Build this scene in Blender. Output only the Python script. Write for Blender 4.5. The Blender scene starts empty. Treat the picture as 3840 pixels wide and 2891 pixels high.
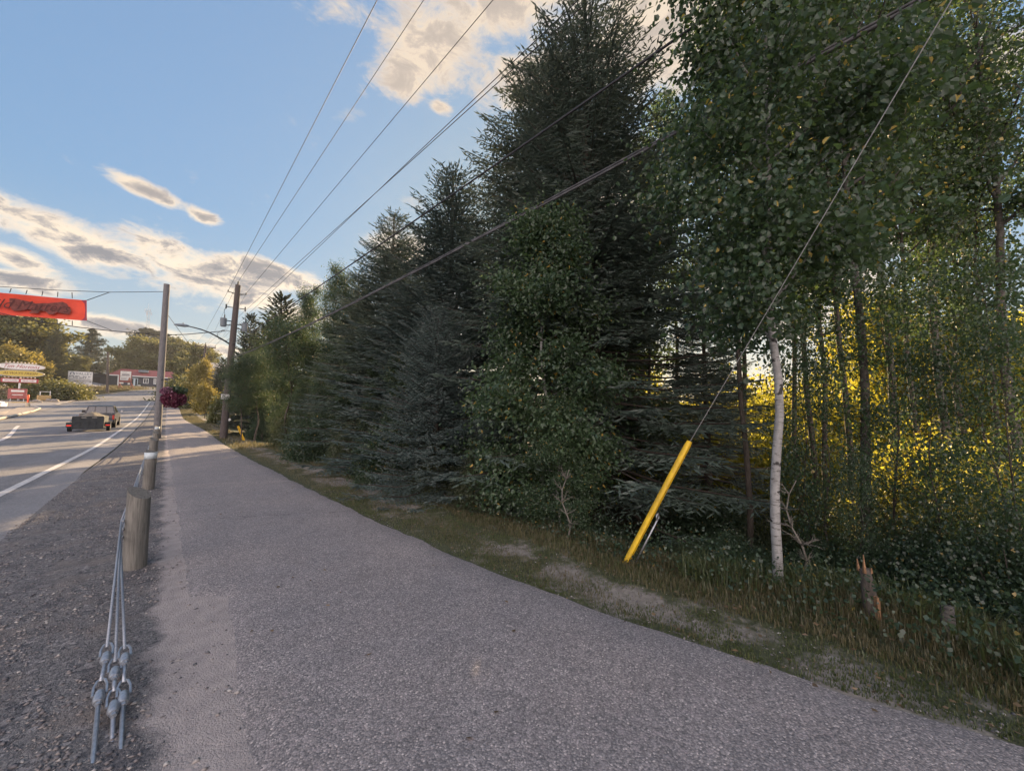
import bpy, math, random
import numpy as np
from mathutils import Vector, Matrix
R_=math.radians
scene=bpy.context.scene
# ---------------------------------------------------------------- camera
FPX=1435.0; CX=1920.0; CY=1445.5; EYE=1.6; YAW=R_(42.0); PIT=math.atan(100/1435.0)
camd=bpy.data.cameras.new('camera'); cam=bpy.data.objects.new('camera',camd); scene.collection.objects.link(cam)
cam.location=(0,0,EYE); cam.rotation_euler=(R_(90)+PIT,0,-YAW)
camd.sensor_fit='HORIZONTAL'; camd.sensor_width=36; camd.lens=36*FPX/3840; camd.clip_start=0.05; camd.clip_end=6000
scene.camera=cam
# ---------------------------------------------------------------- light
SUN_AZ=R_(47); SUN_EL=R_(18)
sdir=Vector((math.sin(SUN_AZ)*math.cos(SUN_EL),math.cos(SUN_AZ)*math.cos(SUN_EL),math.sin(SUN_EL)))
sl=bpy.data.lights.new('sun','SUN'); sl.energy=5.0; sl.angle=R_(0.5); sl.color=(1.0,0.72,0.42)
so=bpy.data.objects.new('sun',sl); scene.collection.objects.link(so); so.rotation_euler=(-sdir).to_track_quat('-Z','Y').to_euler()
scene.view_settings.view_transform='Standard'; scene.view_settings.look='None'
scene.view_settings.exposure=1.6; scene.view_settings.gamma=1
SKY=0.15
Fv=Vector((math.sin(YAW)*math.cos(PIT),math.cos(YAW)*math.cos(PIT),math.sin(PIT)))
Rv=Vector((math.cos(YAW),-math.sin(YAW),0)); Uv=Rv.cross(Fv)
CAM=Vector((0,0,EYE))
def ray(px,py): return Fv+Rv*((px-CX)/FPX)+Uv*((CY-py)/FPX)
def ptd(px,py,d): return CAM+ray(px,py)*d
def atY(px,py,s): r=ray(px,py); return CAM+r*(s/r.y)
# ---------------------------------------------------------------- node helpers
class NT:
    def __init__(s,nt): s.t=nt; s.n=nt.nodes; s.l=nt.links
    def new(s,ty,**k):
        n=s.n.new(ty)
        for a,b in k.items():
            if a=='i':
                for q,v in b.items(): 
                    if isinstance(v,bpy.types.NodeSocket): s.l.new(v,n.inputs[q])
                    else: n.inputs[q].default_value=v
            else: setattr(n,a,b)
        return n
    def m(s,op,a,b=None,c=None,clamp=False):
        n=s.n.new('ShaderNodeMath'); n.operation=op; n.use_clamp=clamp
        for k,v in enumerate((a,b,c)):
            if v is None: continue
            if isinstance(v,bpy.types.NodeSocket): s.l.new(v,n.inputs[k])
            else: n.inputs[k].default_value=v
        return n.outputs[0]
    def ramp(s,f,pts,interp='LINEAR'):
        n=s.n.new('ShaderNodeValToRGB'); n.color_ramp.interpolation=interp; e=n.color_ramp.elements
        while len(e)<len(pts): e.new(0.5)
        for k,(p,c) in enumerate(pts): e[k].position=p; e[k].color=(*c,1) if len(c)==3 else c
        s.l.new(f,n.inputs[0]); return n.outputs[0]
    def mix(s,f,a,b,mode='MIX'):
        n=s.n.new('ShaderNodeMix'); n.data_type='RGBA'; n.blend_type=mode
        for k,v in ((0,f),(6,a),(7,b)):
            if isinstance(v,bpy.types.NodeSocket): s.l.new(v,n.inputs[k])
            else: n.inputs[k].default_value=(*v,1) if isinstance(v,tuple) and len(v)==3 else v
        return n.outputs[2]
    def noise(s,vec,scale,det=3,rough=.55,dist=0):
        n=s.n.new('ShaderNodeTexNoise'); n.inputs['Scale'].default_value=scale; n.inputs['Detail'].default_value=det
        n.inputs['Roughness'].default_value=rough; n.inputs['Distortion'].default_value=dist
        if vec is not None: s.l.new(vec,n.inputs['Vector'])
        return n.outputs[0]
def gray(v): return (v,v,v)
# ---------------------------------------------------------------- sky with clouds (world directions)
w=bpy.data.worlds.new('World'); scene.world=w; w.use_nodes=True
t=NT(w.node_tree); t.n.clear()
sky=t.new('ShaderNodeTexSky',sky_type='NISHITA',sun_disc=False,sun_elevation=SUN_EL,sun_rotation=SUN_AZ,air_density=1.0,dust_density=1.0,ozone_density=2.5)
tc=t.new('ShaderNodeTexCoord'); dirv=tc.outputs['Generated']
sep=t.new('ShaderNodeSeparateXYZ',i={0:dirv})
az=t.m('ARCTAN2',sep.outputs[0],sep.outputs[1]); el=t.m('ARCSINE',sep.outputs[2])
cmb=t.new('ShaderNodeCombineXYZ',i={0:az,1:el}); ae=cmb.outputs[0]
# (centre x, centre y, half width, half height, tilt deg) measured on the photograph, turned into azimuth / elevation
CL=[(1900,-40,600,340,0),(2450,60,400,300,0),(1640,150,230,200,20),(1530,330,90,70,0),(1650,400,50,35,0),(1990,260,200,170,0),
    (560,720,150,32,-14),(760,815,80,30,-10),
    (300,900,420,80,-14),(700,1010,330,110,-12),(1000,1030,200,50,-8),(930,1130,150,60,0),
    (60,970,140,50,-12),(60,1050,170,42,-4),(500,1235,420,32,-3),(800,1310,420,26,-4),(150,1330,300,20,0),(1100,1180,150,40,0),
    (2230,700,250,150,0),(3000,1050,420,200,0),(1500,960,160,90,0),(3600,300,200,110,0)]
acc=None
for (cx,cy,hw,hh,tl) in CL:
    d=ray(cx,cy).normalized(); a0=math.atan2(d.x,d.y); e0=math.asin(d.z)
    d1=ray(cx+20,cy).normalized(); d2=ray(cx,cy-20).normalized()
    sx=abs(math.atan2(d1.x,d1.y)-a0)/20; sy=abs(math.asin(d2.z)-e0)/20
    mp=t.new('ShaderNodeMapping',vector_type='TEXTURE',i={'Vector':ae,'Location':(a0,e0,0),'Rotation':(0,0,R_(tl)),'Scale':(hw*sx,hh*sy,1)})
    ln=t.new('ShaderNodeVectorMath',operation='LENGTH',i={0:mp.outputs[0]})
    v=t.m('SUBTRACT',1.0,ln.outputs['Value'])
    acc=v if acc is None else t.m('SMOOTH_MAX',acc,v,0.25)
# unseen bright clouds added behind the camera, warm fill light for ground and leaves
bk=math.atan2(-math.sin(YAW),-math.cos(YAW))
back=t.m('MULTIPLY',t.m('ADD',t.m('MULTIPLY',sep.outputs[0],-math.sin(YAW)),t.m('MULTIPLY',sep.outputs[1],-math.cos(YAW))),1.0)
back_fill=t.m('MULTIPLY_ADD',back,1.7,-0.30,clamp=True)
mpn=t.new('ShaderNodeMapping',i={'Vector':dirv,'Scale':(1,1,2.0)})
n1=t.noise(mpn.outputs[0],5.5,8,.6,.3); n2=t.noise(mpn.outputs[0],15,7,.68,.5)
acc=t.m('MAXIMUM',acc,-1.2)
dens=t.m('ADD',acc,t.m('ADD',t.m('MULTIPLY_ADD',n1,3.0,-1.42),t.m('MULTIPLY_ADD',n2,1.5,-.75)))
dens=t.m('MAXIMUM',dens,t.m('ADD',t.m('MULTIPLY_ADD',n1,3.4,-2.2),back_fill))
mask=t.m('SMOOTHSTEP',0,0,0) if False else t.new('ShaderNodeMapRange',interpolation_type='SMOOTHSTEP',i={0:dens,1:-0.14,2:0.6}).outputs[0]
thick=t.new('ShaderNodeMapRange',i={0:t.m('ADD',dens,t.m('MULTIPLY_ADD',n2,2.4,-1.2)),1:0.08,2:1.15}).outputs[0]
ccol=t.ramp(thick,[(0,(1.15,1.0,.78)),(.35,(1.1,.93,.74)),(.66,(.56,.52,.50)),(1,(.31,.32,.36))])
high=t.new('ShaderNodeMapRange',i={0:el,1:.28,2:.55}).outputs[0]
ccol=t.mix(t.m('MULTIPLY',high,.6),ccol,(.80,.66,.53))
ccol=t.mix(back_fill,ccol,(4.4,3.7,3.55))
bw=t.new('ShaderNodeRGBToBW',i={0:sky.outputs[0]})
ff=t.m('DIVIDE',1.0,t.m('MULTIPLY_ADD',bw.outputs[0],SKY*5.0,1.0))      # soft shoulder so the sky round the low sun does not clip
tint=t.mix(1.0,sky.outputs[0],(.74,.99,1.06),'MULTIPLY')
sk=t.new('ShaderNodeVectorMath',operation='SCALE',i={0:tint,'Scale':ff})
hz_=t.new('ShaderNodeMapRange',interpolation_type='SMOOTHSTEP',i={0:el,1:-.02,2:.42,3:.55,4:.10}).outputs[0]
skc=t.mix(hz_,sk.outputs[0],(1.62,1.55,1.42))
bg1=t.new('ShaderNodeBackground',i={0:skc,1:SKY})
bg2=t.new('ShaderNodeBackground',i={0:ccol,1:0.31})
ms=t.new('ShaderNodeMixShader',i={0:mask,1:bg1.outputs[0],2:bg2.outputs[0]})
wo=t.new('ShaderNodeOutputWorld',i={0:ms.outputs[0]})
# ---------------------------------------------------------------- object helpers
COL=scene.collection
def link(name,data,parent=None,loc=None,rot=None,scale=None):
    o=bpy.data.objects.new(name,data); COL.objects.link(o)
    if parent is not None: o.parent=parent
    if loc is not None: o.location=loc
    if rot is not None: o.rotation_euler=rot
    if scale is not None: o.scale=scale if not isinstance(scale,(int,float)) else (scale,)*3
    return o
def tag(o,label=None,cat=None,group=None,kind=None):
    for k,v in (('label',label),('category',cat),('group',group),('kind',kind)):
        if v: o[k]=v
    return o
def thing(name,label,cat,loc=(0,0,0),rz=0,group=None,scale=None):
    return tag(link(name,None,None,loc,(0,0,rz),scale),label,cat,group)
def np_mesh(name,V,F,mat,smooth=False):
    V=np.asarray(V,np.float32); F=np.asarray(F,np.int32); k=F.shape[1]
    me=bpy.data.meshes.new(name); me.vertices.add(len(V)); me.vertices.foreach_set('co',V.ravel())
    me.loops.add(F.size); me.loops.foreach_set('vertex_index',F.ravel())
    me.polygons.add(len(F)); me.polygons.foreach_set('loop_start',np.arange(0,F.size,k,dtype=np.int32))
    me.polygons.foreach_set('loop_total',np.full(len(F),k,np.int32))
    if smooth: me.polygons.foreach_set('use_smooth',np.ones(len(F),bool))
    me.update(calc_edges=True); me.materials.append(mat); return me
class MB:
    def __init__(s): s.v=[]; s.f=[]
    def add(s,vs,fs):
        b=len(s.v); s.v+= [tuple(v) for v in vs]; s.f+=[tuple(b+i for i in f) for f in fs]; return s
    def box(s,c,d,rot=None,taper=1.0,bev=0):
        hx,hy,hz=d[0]/2,d[1]/2,d[2]/2; q=[]
        if bev>0:
            for z,k in ((-hz,1),(-hz+bev,0),(hz-bev,0),(hz,1)):
                ix=hx-bev*k; iy=hy-bev*k; b=bev if k==0 else bev*.6
                tz=taper if z>0 else 1
                q+=[((ix-b)*tz,-iy*tz,z),(ix*tz,-(iy-b)*tz,z),(ix*tz,(iy-b)*tz,z),((ix-b)*tz,iy*tz,z),(-(ix-b)*tz,iy*tz,z),(-ix*tz,(iy-b)*tz,z),(-ix*tz,-(iy-b)*tz,z),(-(ix-b)*tz,-iy*tz,z)]
            fs=[tuple(range(7,-1,-1)),tuple(range(24,32))]
            for r in range(3):
                for k in range(8): fs.append((r*8+k,r*8+(k+1)%8,(r+1)*8+(k+1)%8,(r+1)*8+k))
        else:
            for z in (-hz,hz):
                tz=taper if z>0 else 1
                q+=[(-hx*tz,-hy*tz,z),(hx*tz,-hy*tz,z),(hx*tz,hy*tz,z),(-hx*tz,hy*tz,z)]
            fs=[(3,2,1,0),(4,5,6,7),(0,1,5,4),(1,2,6,5),(2,3,7,6),(3,0,4,7)]
        m=rot.to_matrix() if rot is not None and not isinstance(rot,Matrix) else rot
        c=Vector(c)
        return s.add([ (m@Vector(p) if m else Vector(p))+c for p in q],fs)
    def tube(s,pts,rad,n=8,cap=True):
        pts=[Vector(p) for p in pts]; L=len(pts)
        if isinstance(rad,(int,float)): rad=[rad]*L
        vs=[];fs=[]; px=None
        for k,p in enumerate(pts):
            d=(pts[min(k+1,L-1)]-pts[max(k-1,0)]).normalized()
            if px is None: a=Vector((0,0,1)) if abs(d.z)<.9 else Vector((1,0,0)); px=d.cross(a).normalized()
            else: px=(px-d*px.dot(d)).normalized()
            py=d.cross(px)
            for j in range(n):
                an=2*math.pi*j/n; vs.append(p+(px*math.cos(an)+py*math.sin(an))*rad[k])
        for k in range(L-1):
            for j in range(n): fs.append((k*n+j,k*n+(j+1)%n,(k+1)*n+(j+1)%n,(k+1)*n+j))
        if cap: fs.append(tuple(range(n-1,-1,-1))); fs.append(tuple((L-1)*n+j for j in range(n)))
        return s.add(vs,fs)
    def cyl(s,a,b,r,r2=None,n=12): return s.tube([a,b],[r,r if r2 is None else r2],n)
    def prism(s,poly,y0,y1):   # outline in XZ, extruded along Y
        n=len(poly); vs=[(x,y0,z) for x,z in poly]+[(x,y1,z) for x,z in poly]
        fs=[tuple(range(n)),tuple(range(2*n-1,n-1,-1))]+[(k,k+n,(k+1)%n+n,(k+1)%n) for k in range(n)]
        return s.add(vs,fs)
    def rock(s,c,r,seed,flat=.7,n=7):
        rg=random.Random(seed); vs=[];fs=[]
        for i in range(1,n):
            th=math.pi*i/n
            for j in range(n+3):
                ph=2*math.pi*j/(n+3); q=r*rg.uniform(.8,1.15)
                vs.append((c[0]+q*math.sin(th)*math.cos(ph),c[1]+q*math.sin(th)*math.sin(ph),c[2]+q*math.cos(th)*flat))
        m=n+3; vs+= [(c[0],c[1],c[2]+r*flat),(c[0],c[1],c[2]-r*flat)]
        for i in range(n-2):
            for j in range(m): fs.append((i*m+j,(i+1)*m+j,(i+1)*m+(j+1)%m,i*m+(j+1)%m))
        T=len(vs)-2
        for j in range(m): fs.append((T,j,(j+1)%m)); fs.append((T+1,(n-2)*m+(j+1)%m,(n-2)*m+j))
        return s.add(vs,fs)
    def mesh(s,name,mat,smooth=False):
        me=bpy.data.meshes.new(name); me.from_pydata(s.v,[],s.f); me.update()
        if smooth: me.polygons.foreach_set('use_smooth',[True]*len(me.polygons)); 
        if smooth=='auto':
            me.polygons.foreach_set('use_smooth',[True]*len(me.polygons)); me.set_sharp_from_angle(angle=R_(40))
        me.materials.append(mat); return me
    def ob(s,name,mat,parent=None,smooth=False,**k): return link(name,s.mesh(name,mat,smooth),parent,**k)
# ---------------------------------------------------------------- materials
def mat(name,col,rough=.8,var=.15,nscale=4,metal=0,bump=0,bscale=40,spec=.3,col2=None,stretch=None,emit=0):
    m=bpy.data.materials.new(name); m.use_nodes=True; t=NT(m.node_tree); b=t.n['Principled BSDF']
    tc=t.new('ShaderNodeTexCoord').outputs['Object']
    if stretch: tc=t.new('ShaderNodeMapping',i={'Vector':tc,'Scale':stretch}).outputs[0]
    n=t.noise(tc,nscale,5,.65)
    c2=col2 if col2 else tuple(x*(1-var*2) for x in col)
    c=t.ramp(n,[(.3,c2),(.65,tuple(min(1,x*(1+var*.5)) for x in col))])
    t.l.new(c,b.inputs['Base Color']); b.inputs['Roughness'].default_value=rough; b.inputs['Metallic'].default_value=metal
    b.inputs['Specular IOR Level'].default_value=spec
    if bump:
        bn=t.new('ShaderNodeBump',i={'Strength':bump,'Distance':.02,'Height':t.noise(tc,bscale,4,.6)}); t.l.new(bn.outputs[0],b.inputs['Normal'])
    if emit:
        t.l.new(c,b.inputs['Emission Color']); b.inputs['Emission Strength'].default_value=emit
    return m
def leafmat(name,dark,light,trans,yellow=None,tf=.42,nsc=1.1):
    m=bpy.data.materials.new(name); m.use_nodes=True; t=NT(m.node_tree); t.n.clear()
    g=t.new('ShaderNodeNewGeometry'); pos=g.outputs['Position']; rp=g.outputs['Random Per Island']
    n=t.noise(pos,nsc,2,.5)
    f=t.m('ADD',t.m('MULTIPLY',rp,.55),t.m('MULTIPLY_ADD',n,.9,-.22),clamp=True)
    pts=[(.1,dark),(.85,light)]
    c=t.ramp(f,pts)
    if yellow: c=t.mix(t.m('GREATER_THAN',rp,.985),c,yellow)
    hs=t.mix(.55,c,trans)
    d=t.new('ShaderNodeBsdfDiffuse',i={0:c}); tr=t.new('ShaderNodeBsdfTranslucent',i={0:hs})
    gl=t.new('ShaderNodeBsdfGlossy',i={0:(.9,.9,.9,1),1:.45})
    a=t.new('ShaderNodeMixShader',i={0:tf,1:d.outputs[0],2:tr.outputs[0]})
    b=t.new('ShaderNodeMixShader',i={0:.045,1:a.outputs[0],2:gl.outputs[0]})
    t.new('ShaderNodeOutputMaterial',i={0:b.outputs[0]}); return m
# ---------------------------------------------------------------- ground shape (X = right of the road, Y = along the road)
_gs=np.array([-3000,-60,0,25,38,55,71,97,121,140,160,180,240,400,3000.]); _gh=np.array([0,0,0,0,.35,.85,1.75,3.6,5.7,7.6,9.2,10.2,11.5,12,12.])
_ss=np.arange(-100,460,1.0); _hh=np.interp(_ss,_gs,_gh); _k=np.hanning(15); _hh=np.convolve(np.pad(_hh,7,'edge'),_k/_k.sum(),'valid')
def G(s): return np.interp(s,_ss,_hh)
def SH(s): s=np.asarray(s,float); return .003*np.maximum(s-90,0)**2*(s<200)+(s>=200)*(.003*110**2+.66*(s-200))
def sst(x): x=np.clip(x,0,1); return x*x*(3-2*x)
def H(x,y):
    x=np.asarray(x,float); y=np.asarray(y,float); h=G(y).copy() if np.ndim(y) else float(G(y))
    k=np.interp(y,[-3,3,12,30,60],[1.35,1.35,.55,.5,.2])
    edge=np.interp(y,[-10,0,1.5,6,60],[5.0,4.3,3.95,3.3,3.1])
    h=h-k*sst((x-edge)/3.2)-.5*sst((x-9)/14)*np.interp(y,[20,50],[1,0])
    lump=.05*np.sin(x*2.3+y*.7)*np.sin(y*1.9-x*.6)+.02*np.sin(x*6.1+1)*np.sin(y*5.3)
    h=h+lump*sst((x-3.2)/1.2)
    h=h+(.25*np.sin(x*.31)*np.sin(y*.23+1))*sst((-13-x)/8)
    h=h+1.4*sst((-14.5-x)/3)*sst((y-145)/15)
    return h
def Hf(x,y): return float(H(x,y))
def ground(px,py,tmax=400,t0=1.0):
    r=ray(px,py); t=t0
    while t<tmax:
        p=CAM+r*t
        if p.z<Hf(p.x,p.y): break
        t+=max(.02,t*.002)
    p=CAM+r*t; return Vector((p.x,p.y,Hf(p.x,p.y)))
def gdepth(px,d,py=1545):      # ground point at picture column px and camera depth d
    p=ptd(px,py,d); return Vector((p.x,p.y,Hf(p.x,p.y)))
def dep(p): return (Vector(p)-CAM).dot(Fv)
def axis(vals):
    out=[]
    for a,b,st in vals: out+=list(np.arange(a,b,st))
    out.append(vals[-1][1]); return np.array(out)
def grid_mesh(name,X,Y,Z,m,smooth=True):
    ny,nx=X.shape; V=np.stack([X,Y,Z],-1).reshape(-1,3)
    i=np.arange((ny-1)*(nx-1)); r=i//(nx-1); c=i%(nx-1); a=r*nx+c
    return np_mesh(name,V,np.stack([a,a+1,a+nx+1,a+nx],-1),m,smooth)
# ---- ground materials
def groundmat(name,build):
    m=bpy.data.materials.new(name); m.use_nodes=True; t=NT(m.node_tree); b=t.n['Principled BSDF']
    pos=t.new('ShaderNodeNewGeometry').outputs['Position']; sp=t.new('ShaderNodeSeparateXYZ',i={0:pos})
    c,h,st,ro=build(t,pos,sp); t.l.new(c,b.inputs['Base Color'])
    bn=t.new('ShaderNodeBump',i={'Strength':st,'Distance':.012,'Height':h}); t.l.new(bn.outputs[0],b.inputs['Normal'])
    b.inputs['Roughness'].default_value=ro; b.inputs['Specular IOR Level'].default_value=.25
    return m
def vor(t,pos,sc,out='Color',rnd=1):
    v=t.new('ShaderNodeTexVoronoi',i={'Vector':pos,'Scale':sc,'Randomness':rnd}); return v
def b_path(t,pos,sp):
    v=vor(t,pos,108); v2=vor(t,pos,38)
    cs=t.new('ShaderNodeSeparateColor',i={0:v.outputs['Color']})
    c2=t.new('ShaderNodeSeparateColor',i={0:v2.outputs['Color']})
    base=t.ramp(cs.outputs[0],[(0,(.18,.172,.168)),(.3,(.255,.238,.225)),(.7,(.345,.318,.297)),(.93,(.43,.39,.36)),(1,(.66,.59,.53))])
    big=t.ramp(c2.outputs[1],[(.9,(0,0,0)),(.96,(1,1,1))],)
    base=t.mix(t.m('MULTIPLY',big,.5),base,(.42,.37,.35))
    gap=t.ramp(v.outputs['Distance'],[(.35,gray(1)),(.75,gray(.6))])
    base=t.mix(.75,base,gap,'MULTIPLY')
    n=t.noise(pos,.55,4,.6); n2=t.noise(pos,3.1,4,.6)
    base=t.mix(1,base,t.ramp(n,[(.3,(.88,.88,.92)),(.7,(1.10,1.05,1.04))]),'MULTIPLY')
    base=t.mix(.6,base,t.ramp(n2,[(.3,gray(.86)),(.7,gray(1.1))]),'MULTIPLY')
    # sandy dust blown onto the left margin and faint darker wear
    e=t.m('ADD',sp.outputs[0],t.m('MULTIPLY_ADD',n2,.7,-.35))
    dust=t.ramp(e,[(.02,gray(.8)),(.20,gray(0))])
    base=t.mix(dust,base,(.34,.30,.28))
    # darker stains and one hairline crack across
    n4=t.noise(pos,.9,6,.7,.6); base=t.mix(t.ramp(n4,[(.60,gray(0)),(.72,gray(.35))]),base,(.15,.14,.14))
    cy=t.m('ABSOLUTE',t.m('SUBTRACT',sp.outputs[1],t.m('ADD',t.m('MULTIPLY',n2,.5),t.m('MULTIPLY_ADD',sp.outputs[0],-.55,7.35))))
    base=t.mix(t.ramp(cy,[(0,gray(.75)),(.016,gray(0))]),base,(.06,.055,.055))
    h=t.m('MULTIPLY',v.outputs['Distance'],-1)
    return base,h,.28,.8
def b_road(t,pos,sp):
    v=vor(t,pos,60); cs=t.new('ShaderNodeSeparateColor',i={0:v.outputs['Color']})
    base=t.ramp(cs.outputs[0],[(0,(.15,.148,.15)),(.6,(.215,.21,.21)),(1,(.31,.30,.295))])
    mp=t.new('ShaderNodeMapping',i={'Vector':pos,'Scale':(1,.06,1)})
    n=t.noise(mp.outputs[0],1.1,4,.6); base=t.mix(1,base,t.ramp(n,[(.3,gray(.82)),(.7,gray(1.14))]),'MULTIPLY')
    n3=t.noise(pos,.8,4,.6); base=t.mix(.6,base,t.ramp(n3,[(.35,gray(.85)),(.65,gray(1.12))]),'MULTIPLY')
    # light band of old surface outside the edge line
    e=t.m('ADD',sp.outputs[0],t.m('MULTIPLY_ADD',n3,.12,-.06))
    g=t.m('ADD',sp.outputs[1],0)
    band=t.m('MULTIPLY',t.ramp(t.m('ADD',e,3.0),[(.97/1.0 if False else .9,gray(0)),(1.0,gray(1))]),.35)
    base=t.mix(band,base,(.33,.31,.30))
    return base,v.outputs['Distance'],.4,.8
def b_gravel(t,pos,sp):
    wv=t.new('ShaderNodeVectorMath',operation='ADD',i={0:pos}); nn=t.new('ShaderNodeTexNoise',i={'Vector':pos,'Scale':25,'Detail':2}); 
    sc=t.new('ShaderNodeVectorMath',operation='SCALE',i={0:nn.outputs[1],'Scale':.03}); t.l.new(sc.outputs[0],wv.inputs[1])
    v=vor(t,wv.outputs[0],42); v2=vor(t,wv.outputs[0],95)
    a=t.new('ShaderNodeSeparateColor',i={0:v.outputs['Color']}); b=t.new('ShaderNodeSeparateColor',i={0:v2.outputs['Color']})
    c1=t.ramp(a.outputs[0],[(0,(.06,.06,.065)),(.35,(.13,.126,.126)),(.75,(.22,.205,.195)),(1,(.38,.35,.33))])
    c2=t.ramp(b.outputs[0],[(0,(.09,.088,.09)),(.5,(.17,.16,.155)),(1,(.29,.27,.25))])
    n=t.noise(pos,2.2,5,.62); n2=t.noise(pos,7,5,.65)
    base=t.mix(t.ramp(n2,[(.42,gray(0)),(.56,gray(1))]),c1,c2)
    # brown fines and sandy patches; sandy pale strip against the path
    base=t.mix(t.ramp(n,[(.50,gray(0)),(.68,gray(.75))]),base,(.25,.215,.185)); base=t.mix(t.ramp(t.noise(pos,3.3,4,.6),[(.33,gray(.6)),(.5,gray(0))]),base,(.085,.08,.085))
    e=t.m('ADD',sp.outputs[0],t.m('MULTIPLY_ADD',n,.5,-.25))
    base=t.mix(t.ramp(t.m('ADD',e,.93),[(.90,gray(0)),(1.0,gray(.9))]),base,t.mix(t.ramp(n2,[(.35,gray(0)),(.65,gray(1))]),(.50,.43,.39),(.37,.325,.30)))
    h=t.m('ADD',t.m('MULTIPLY',v2.outputs['Distance'],-.5),t.m('ADD',t.m('MULTIPLY',n2,.5),t.noise(pos,75,4,.7)))
    return base,h,.8,.9
def b_ground(t,pos,sp):
    n=t.noise(pos,1.6,6,.65); n2=t.noise(pos,14,5,.7); n3=t.noise(pos,.35,4,.6)
    soil=t.ramp(n2,[(.3,(.045,.036,.026)),(.7,(.12,.095,.065))])
    sand=t.ramp(n2,[(.3,(.19,.165,.14)),(.7,(.36,.32,.28))])
    grass=t.ramp(n2,[(.3,(.045,.055,.028)),(.7,(.105,.108,.058))])
    x=sp.outputs[0]
    # worn sandy trail in the verge x 3.0..3.6
    tr=t.m('ABSOLUTE',t.m('SUBTRACT',x,3.0)); 
    tm=t.m('ADD',t.m('MULTIPLY',tr,-1.1),t.m('ADD',t.m('MULTIPLY_ADD',n3,1.8,-.9),t.m('MULTIPLY_ADD',n,3.4,-1.05)),clamp=True)
    tm=t.ramp(tm,[(.3,gray(0)),(.62,gray(.9))])
    c=t.mix(tm,grass,sand)
    wood=t.ramp(t.m('ADD',t.m('MULTIPLY',x,.1),t.m('MULTIPLY',n,.06)),[(.42,gray(0)),(.5,gray(1))])
    c=t.mix(wood,c,soil)
    dry=t.ramp(n2,[(.3,(.16,.125,.06)),(.7,(.30,.23,.11))])
    lot=t.ramp(n2,[(.3,(.24,.22,.21)),(.7,(.34,.31,.29))])
    field=t.mix(t.ramp(n3,[(.45,gray(0)),(.55,gray(1))]),dry,lot)
    left=t.m('LESS_THAN',x,-6.0); c=t.mix(left,c,field)
    return c,n2,.9,.95
m_path=groundmat('path_asphalt',b_path); m_road=groundmat('road_asphalt',b_road); m_grav=groundmat('gravel',b_gravel); m_ground=groundmat('earth',b_ground)
# ---- terrain sheet
xs=axis([(-1000,-400,200),(-400,-100,30),(-100,-24,4),(-24,-2,1),(-2,10,.25),(10,40,1.5),(40,200,10),(200,1000,200)])
ys=axis([(-1000,-200,200),(-200,-20,20),(-20,-4,2),(-4,20,.4),(20,200,2),(200,400,20),(400,1200,200)])
X,Y=np.meshgrid(xs,ys); Z=H(X.ravel(),Y.ravel()).reshape(X.shape)
Z=Z-.03*((X>-12.5+SH(Y))&(X<2.5+SH(Y)))
tag(link('ground',grid_mesh('ground',X,Y,Z,m_ground)),kind='structure')
def strip(name,fl,fr,s0,s1,ds,nx,dz,m,seed=0,jag=0,kind='structure'):
    s=np.arange(s0,s1+ds,ds); rg=np.random.RandomState(seed)
    def jg():
        j=rg.randn(len(s)); k=np.hanning(9); a=np.convolve(j,k/k.sum(),'same')*1.2+rg.randn(len(s))*.25; return a*jag
    L=fl(s)+jg(); Rr=fr(s)+jg(); u=np.linspace(0,1,nx)[None,:]
    X=L[:,None]*(1-u)+Rr[:,None]*u; Y=np.repeat(s[:,None],nx,1); Z=H(X.ravel(),Y.ravel()).reshape(X.shape)+dz
    if nx>3: Z[:,0]-=dz*.9; Z[:,-1]-=dz*.9
    return tag(link(name,grid_mesh(name,X,Y,Z,m)),kind=kind)
PL=lambda s: np.interp(s,[-10,2.2,4.2,4.4,12,40],[.2,.30,.44,.17,.15,-.05])+SH(s)
PR=lambda s: 2.26+.88*np.exp(-(np.maximum(s,-2.0)+.2)/2.7)-.08*sst((np.asarray(s,float)-8)/10)-.8*sst((np.asarray(s,float)-30)/28)+SH(s)
strip('gravel_shoulder',lambda s:-1.55+SH(s),lambda s:.6+SH(s),-12,200,.25,12,.012,m_grav)
strip('road',lambda s:-11.3+SH(s),lambda s:-1.35-.25*sst((s-6)/12)+SH(s),-60,260,.5,14,.03,m_road,3,.015)
strip('path',PL,PR,-12,200,.1,14,.035,m_path,5,.022)
m_line=mat('road_paint',(.62,.60,.57),.7,.12,9,col2=(.40,.385,.37))
m_curb=mat('kerb_concrete',(.46,.42,.36),.85,.1,5,bump=.3)
strip('edge_line',lambda s:-2.36+SH(s),lambda s:-2.22+SH(s),-20,150,.25,2,.036,m_line,6,.006)
strip('far_kerb',lambda s:-11.65+SH(s),lambda s:-11.32+SH(s),82,220,1,3,.12,m_curb)
strip('far_kerb',lambda s:-11.65+SH(s),lambda s:-11.32+SH(s),-40,58,1,3,.12,m_curb)
# curved guide line at the turn lane
pts=[atY(px,py,0.001+1) for px,py in ()]
gp=[ground(px,py) for px,py in ((-60,1672),(0,1655),(30,1640),(48,1622),(58,1607),(70,1598))]
V=[];F=[]
for k,p in enumerate(gp):
    d=(gp[min(k+1,5)]-gp[max(k-1,0)]); n=Vector((d.y,-d.x,0)).normalized()*.09
    V+=[(p.x-n.x,p.y-n.y,Hf(p.x,p.y)+.037),(p.x+n.x,p.y+n.y,Hf(p.x,p.y)+.037)]
for k in range(5): F.append((2*k,2*k+1,2*k+3,2*k+2))
tag(link('turn_line',np_mesh('turn_line',V,F,m_line)),kind='structure')
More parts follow.
